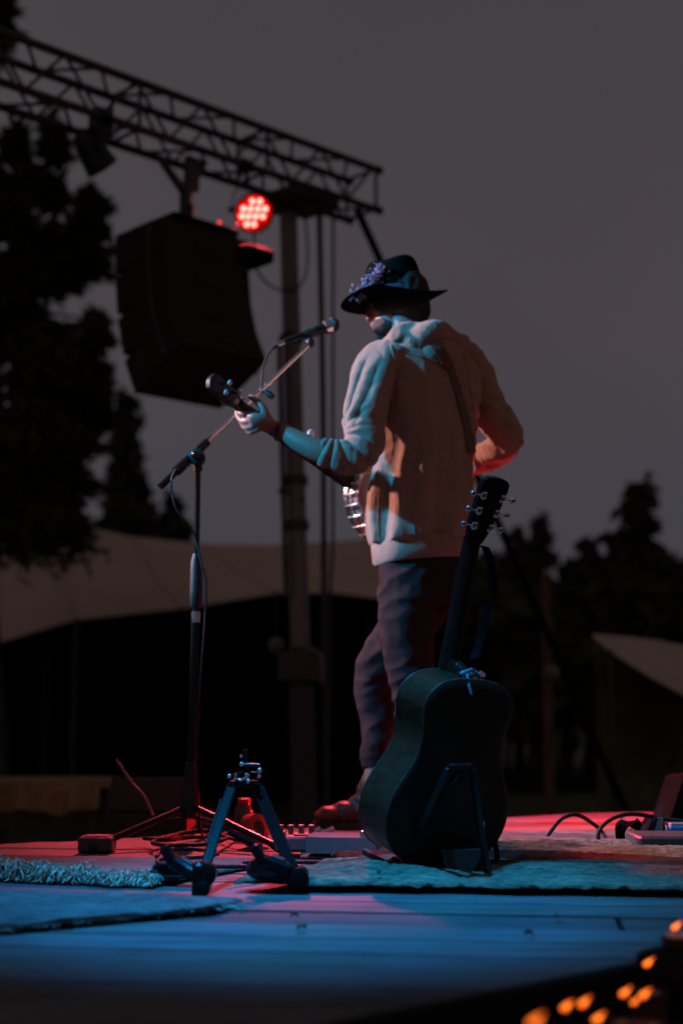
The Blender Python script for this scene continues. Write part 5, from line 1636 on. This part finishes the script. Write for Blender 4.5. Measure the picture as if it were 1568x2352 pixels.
MB().slab([P(1576, 1905, Ym), P(1700, 1908, Ym), P(1740, 1790, Ym + .03), P(1596, 1800, Ym + .03)], (0, -.012, 0)).build('grille', M_RED, mo2, 20)
for x, y in ((1571, 1806), (1564, 1830), (1560, 1852), (1557, 1871), (1555, 1890), (1566, 1896)):
    MB().ball(P(x + 16, y, Ym - .014 + (1905 - y) * .0003), .007, 8, 6).build('stud', M_CHROME, mo2, 60)
# webbing strap
st_ = root('webbing_strap', FL(1430, 1945), 'black webbing strap arched on the pink rug by the right pedal', 'strap')
wp, _ = path([(1432, 1944, 4.36, .01), (1424, 1925, 4.36, .01), (1424, 1902, 4.38, .01), (1436, 1890, 4.42, .01), (1458, 1892, 4.45, .01), (1480, 1910, 4.46, .01), (1500, 1926, 4.48, .01), (1530, 1934, 4.5, .01)], 6)
MB().ribbon(wp, [V(.9, .5, -.1)] * len(wp), .035, .003).build('webbing', M_GSTRAP, st_, 60)

# dry leaves and crumbs on the boards
M_DRY = mat('dry_leaf', (.07, .05, .03), .8, 0, .4, 40, .2, 90)
for i, (x, y, s, lab) in enumerate(((676, 2108, .012, 'dry leaf on the boards below the empty stand'), (1280, 2110, .016, 'dry leaf on the board joint right of the guitar stand'), (1214, 2150, .013, 'dry leaf nearest the stage edge'),
                                    (692, 2137, .018, 'curled dry leaf on the bare boards, lower middle'), (870, 2010, .010, 'tiny dry leaf on the rumpled rug'))):
    c = FL(x, y, .004 if y > 2090 else .04)
    a = i * 1.3
    d, e = V(math.cos(a), math.sin(a), 0), V(-math.sin(a), math.cos(a), 0)
    rows_ = []
    for k in range(7):
        t = k / 6
        wv = s * .55 * math.sin(t * 3.0 + .1)
        c_ = c + d * (s * 1.3 * (t - .5)) + ZUP * (.006 * math.sin(t * 3.14))
        rows_.append([c_ - e * wv + ZUP * .005, c_ + ZUP * .0, c_ + e * wv + ZUP * .007, c_ + ZUP * .0012])
    o = MB().loft(rows_).build('dry_leaf', M_DRY, None, 60, loc=c)
    tag(o, lab, 'leaf', 'dry leaves on the stage')

# ------------------------------------------------------------------ candle bench off the stage edge
M_BENCH = mat('black_bench_cloth', (.016, .015, .012), .95, 0, .3, 6, .4, 60, .1)
e0 = STAGE[0] + EDGE_D * 1.5 + EDGE_N * .035
bz = -.075
bench = root('candle_bench', V(*(e0 + EDGE_D * 1.0 + EDGE_N * .3).to_2d(), -1.0), 'long black bench along the stage edge carrying the candles', 'bench')
cb = e0 + EDGE_D * 1.25 + EDGE_N * .33
MB().cbox(V(cb.x, cb.y, bz - .02), (2.7, .62, .04), (EDGE_D, EDGE_N, ZUP), .008).build('top', M_BENCH, bench, 30)
for s in (-1.2, 1.2):
    for q_ in (-.26, .26):
        c_ = cb + EDGE_D * s + EDGE_N * q_
        MB().cbox(V(c_.x, c_.y, (bz - .04 - 1.0) / 2), (.06, .06, 1.0 + bz - .04), (EDGE_D, EDGE_N, ZUP), .006).build('leg', M_BENCH, bench, 30)
M_CUP = mat('candle_cup', (.10, .045, .02), .3, 0, .2, 20, 0)
M_WAX = mat('wax', (.75, .55, .35), .5, 0, .1, 20, .05, 60)
fm = bpy.data.materials.new('flame'); fm.use_nodes = True
t = fm.node_tree; b_ = t.nodes['Principled BSDF']
co = t.nodes.new('ShaderNodeTexCoord'); sx = t.nodes.new('ShaderNodeSeparateXYZ')
t.links.new(co.outputs['Generated'], sx.inputs[0])
fr_ = t.nodes.new('ShaderNodeValToRGB')
fr_.color_ramp.elements[0].position = .0; fr_.color_ramp.elements[0].color = (1, .06, .003, 1)
fr_.color_ramp.elements[1].position = 1; fr_.color_ramp.elements[1].color = (1, .10, .006, 1)
k = fr_.color_ramp.elements.new(.45); k.color = (1, .21, .02, 1)
t.links.new(sx.outputs['Z'], fr_.inputs[0])
t.links.new(fr_.outputs[0], b_.inputs['Emission Color']); b_.inputs['Emission Strength'].default_value = 2.2
b_.inputs['Base Color'].default_value = (.3, .1, .02, 1)

def candle(x, y, zf, label, k=.85, bz=bz):
    """candle whose flame middle is seen at (x, y) and stands zf above the deck"""
    p = FL(x, y, zf)
    base = V(p.x, p.y, bz)
    h = zf - bz
    cn = root('candle', base, label, 'candle', 'candles on the bench')
    MB().lathe(base, ZUP, [(0, .022), (.003, .026), (h * .55, .029), (h * .55, .0265), (.006, .024), (.006, .001)], 18, False).build('cup', M_CUP, cn, 40)
    MB().lathe(base + ZUP * .006, ZUP, [(0, .022), (h * .42, .0225), (h * .42 + .002, .018), (h * .40, .004)], 16).build('wax', M_WAX, cn, 40)
    MB().tube([base + ZUP * (h * .44), base + V(.001, 0, h - .008)], .0013, 6).build('wick', M_RUBBER, cn, 60)
    fr = []
    for i in range(11):
        f = i / 10
        rr = .0088 * k * (math.sin(min(1, f * 1.25) ** .75 * 3.0) * .9 + .04) * (1 if f < .5 else 1 - .35 * (f - .5))
        rr = max(.0005, .0070 * k * math.sin(math.pi * f ** .62) ** 1.1)
        c_ = p + V(-.006 * k + .016 * k * f * f, 0, -.008 * k + .018 * k * f)
        fr.append([c_ + V(math.cos(a) * rr, math.sin(a) * rr, 0) for a in np.linspace(0, 2 * math.pi, 11)[:-1]])
    MB().loft(fr).build('flame', fm, cn, 80)
candle(1554, 2127, .066, 'lit candle at the right edge, raised on the black block', .85, .030)
candle(1490, 2211, .022, 'lit candle just below the farthest one, close to the stage edge')
candle(1437, 2279, .015, 'lit candle left of a close pair near the lower right corner')
candle(1482, 2283, .015, 'right candle of the close pair near the lower right corner')
candle(1459, 2300, .010, 'small low candle between the close pair', .62)
candle(1303, 2311, .020, 'lit candle left of the middle of the row at the bottom')
candle(1343, 2302, .026, 'lit candle in the middle of the row at the bottom')
candle(1376, 2338, .008, 'lit candle cut near the bottom edge, right of the middle of the row')
candle(1232, 2345, .10, 'blurred candle nearest the viewer at the bottom edge', .8)
# black block under the farthest candle
q = FL(1554, 2127, .066)
MB().cbox(V(q.x + .01, q.y, -.0235), (.13, .11, .103), (EDGE_D, EDGE_N, ZUP), .008).build('end_block', M_BENCH, bench, 30)
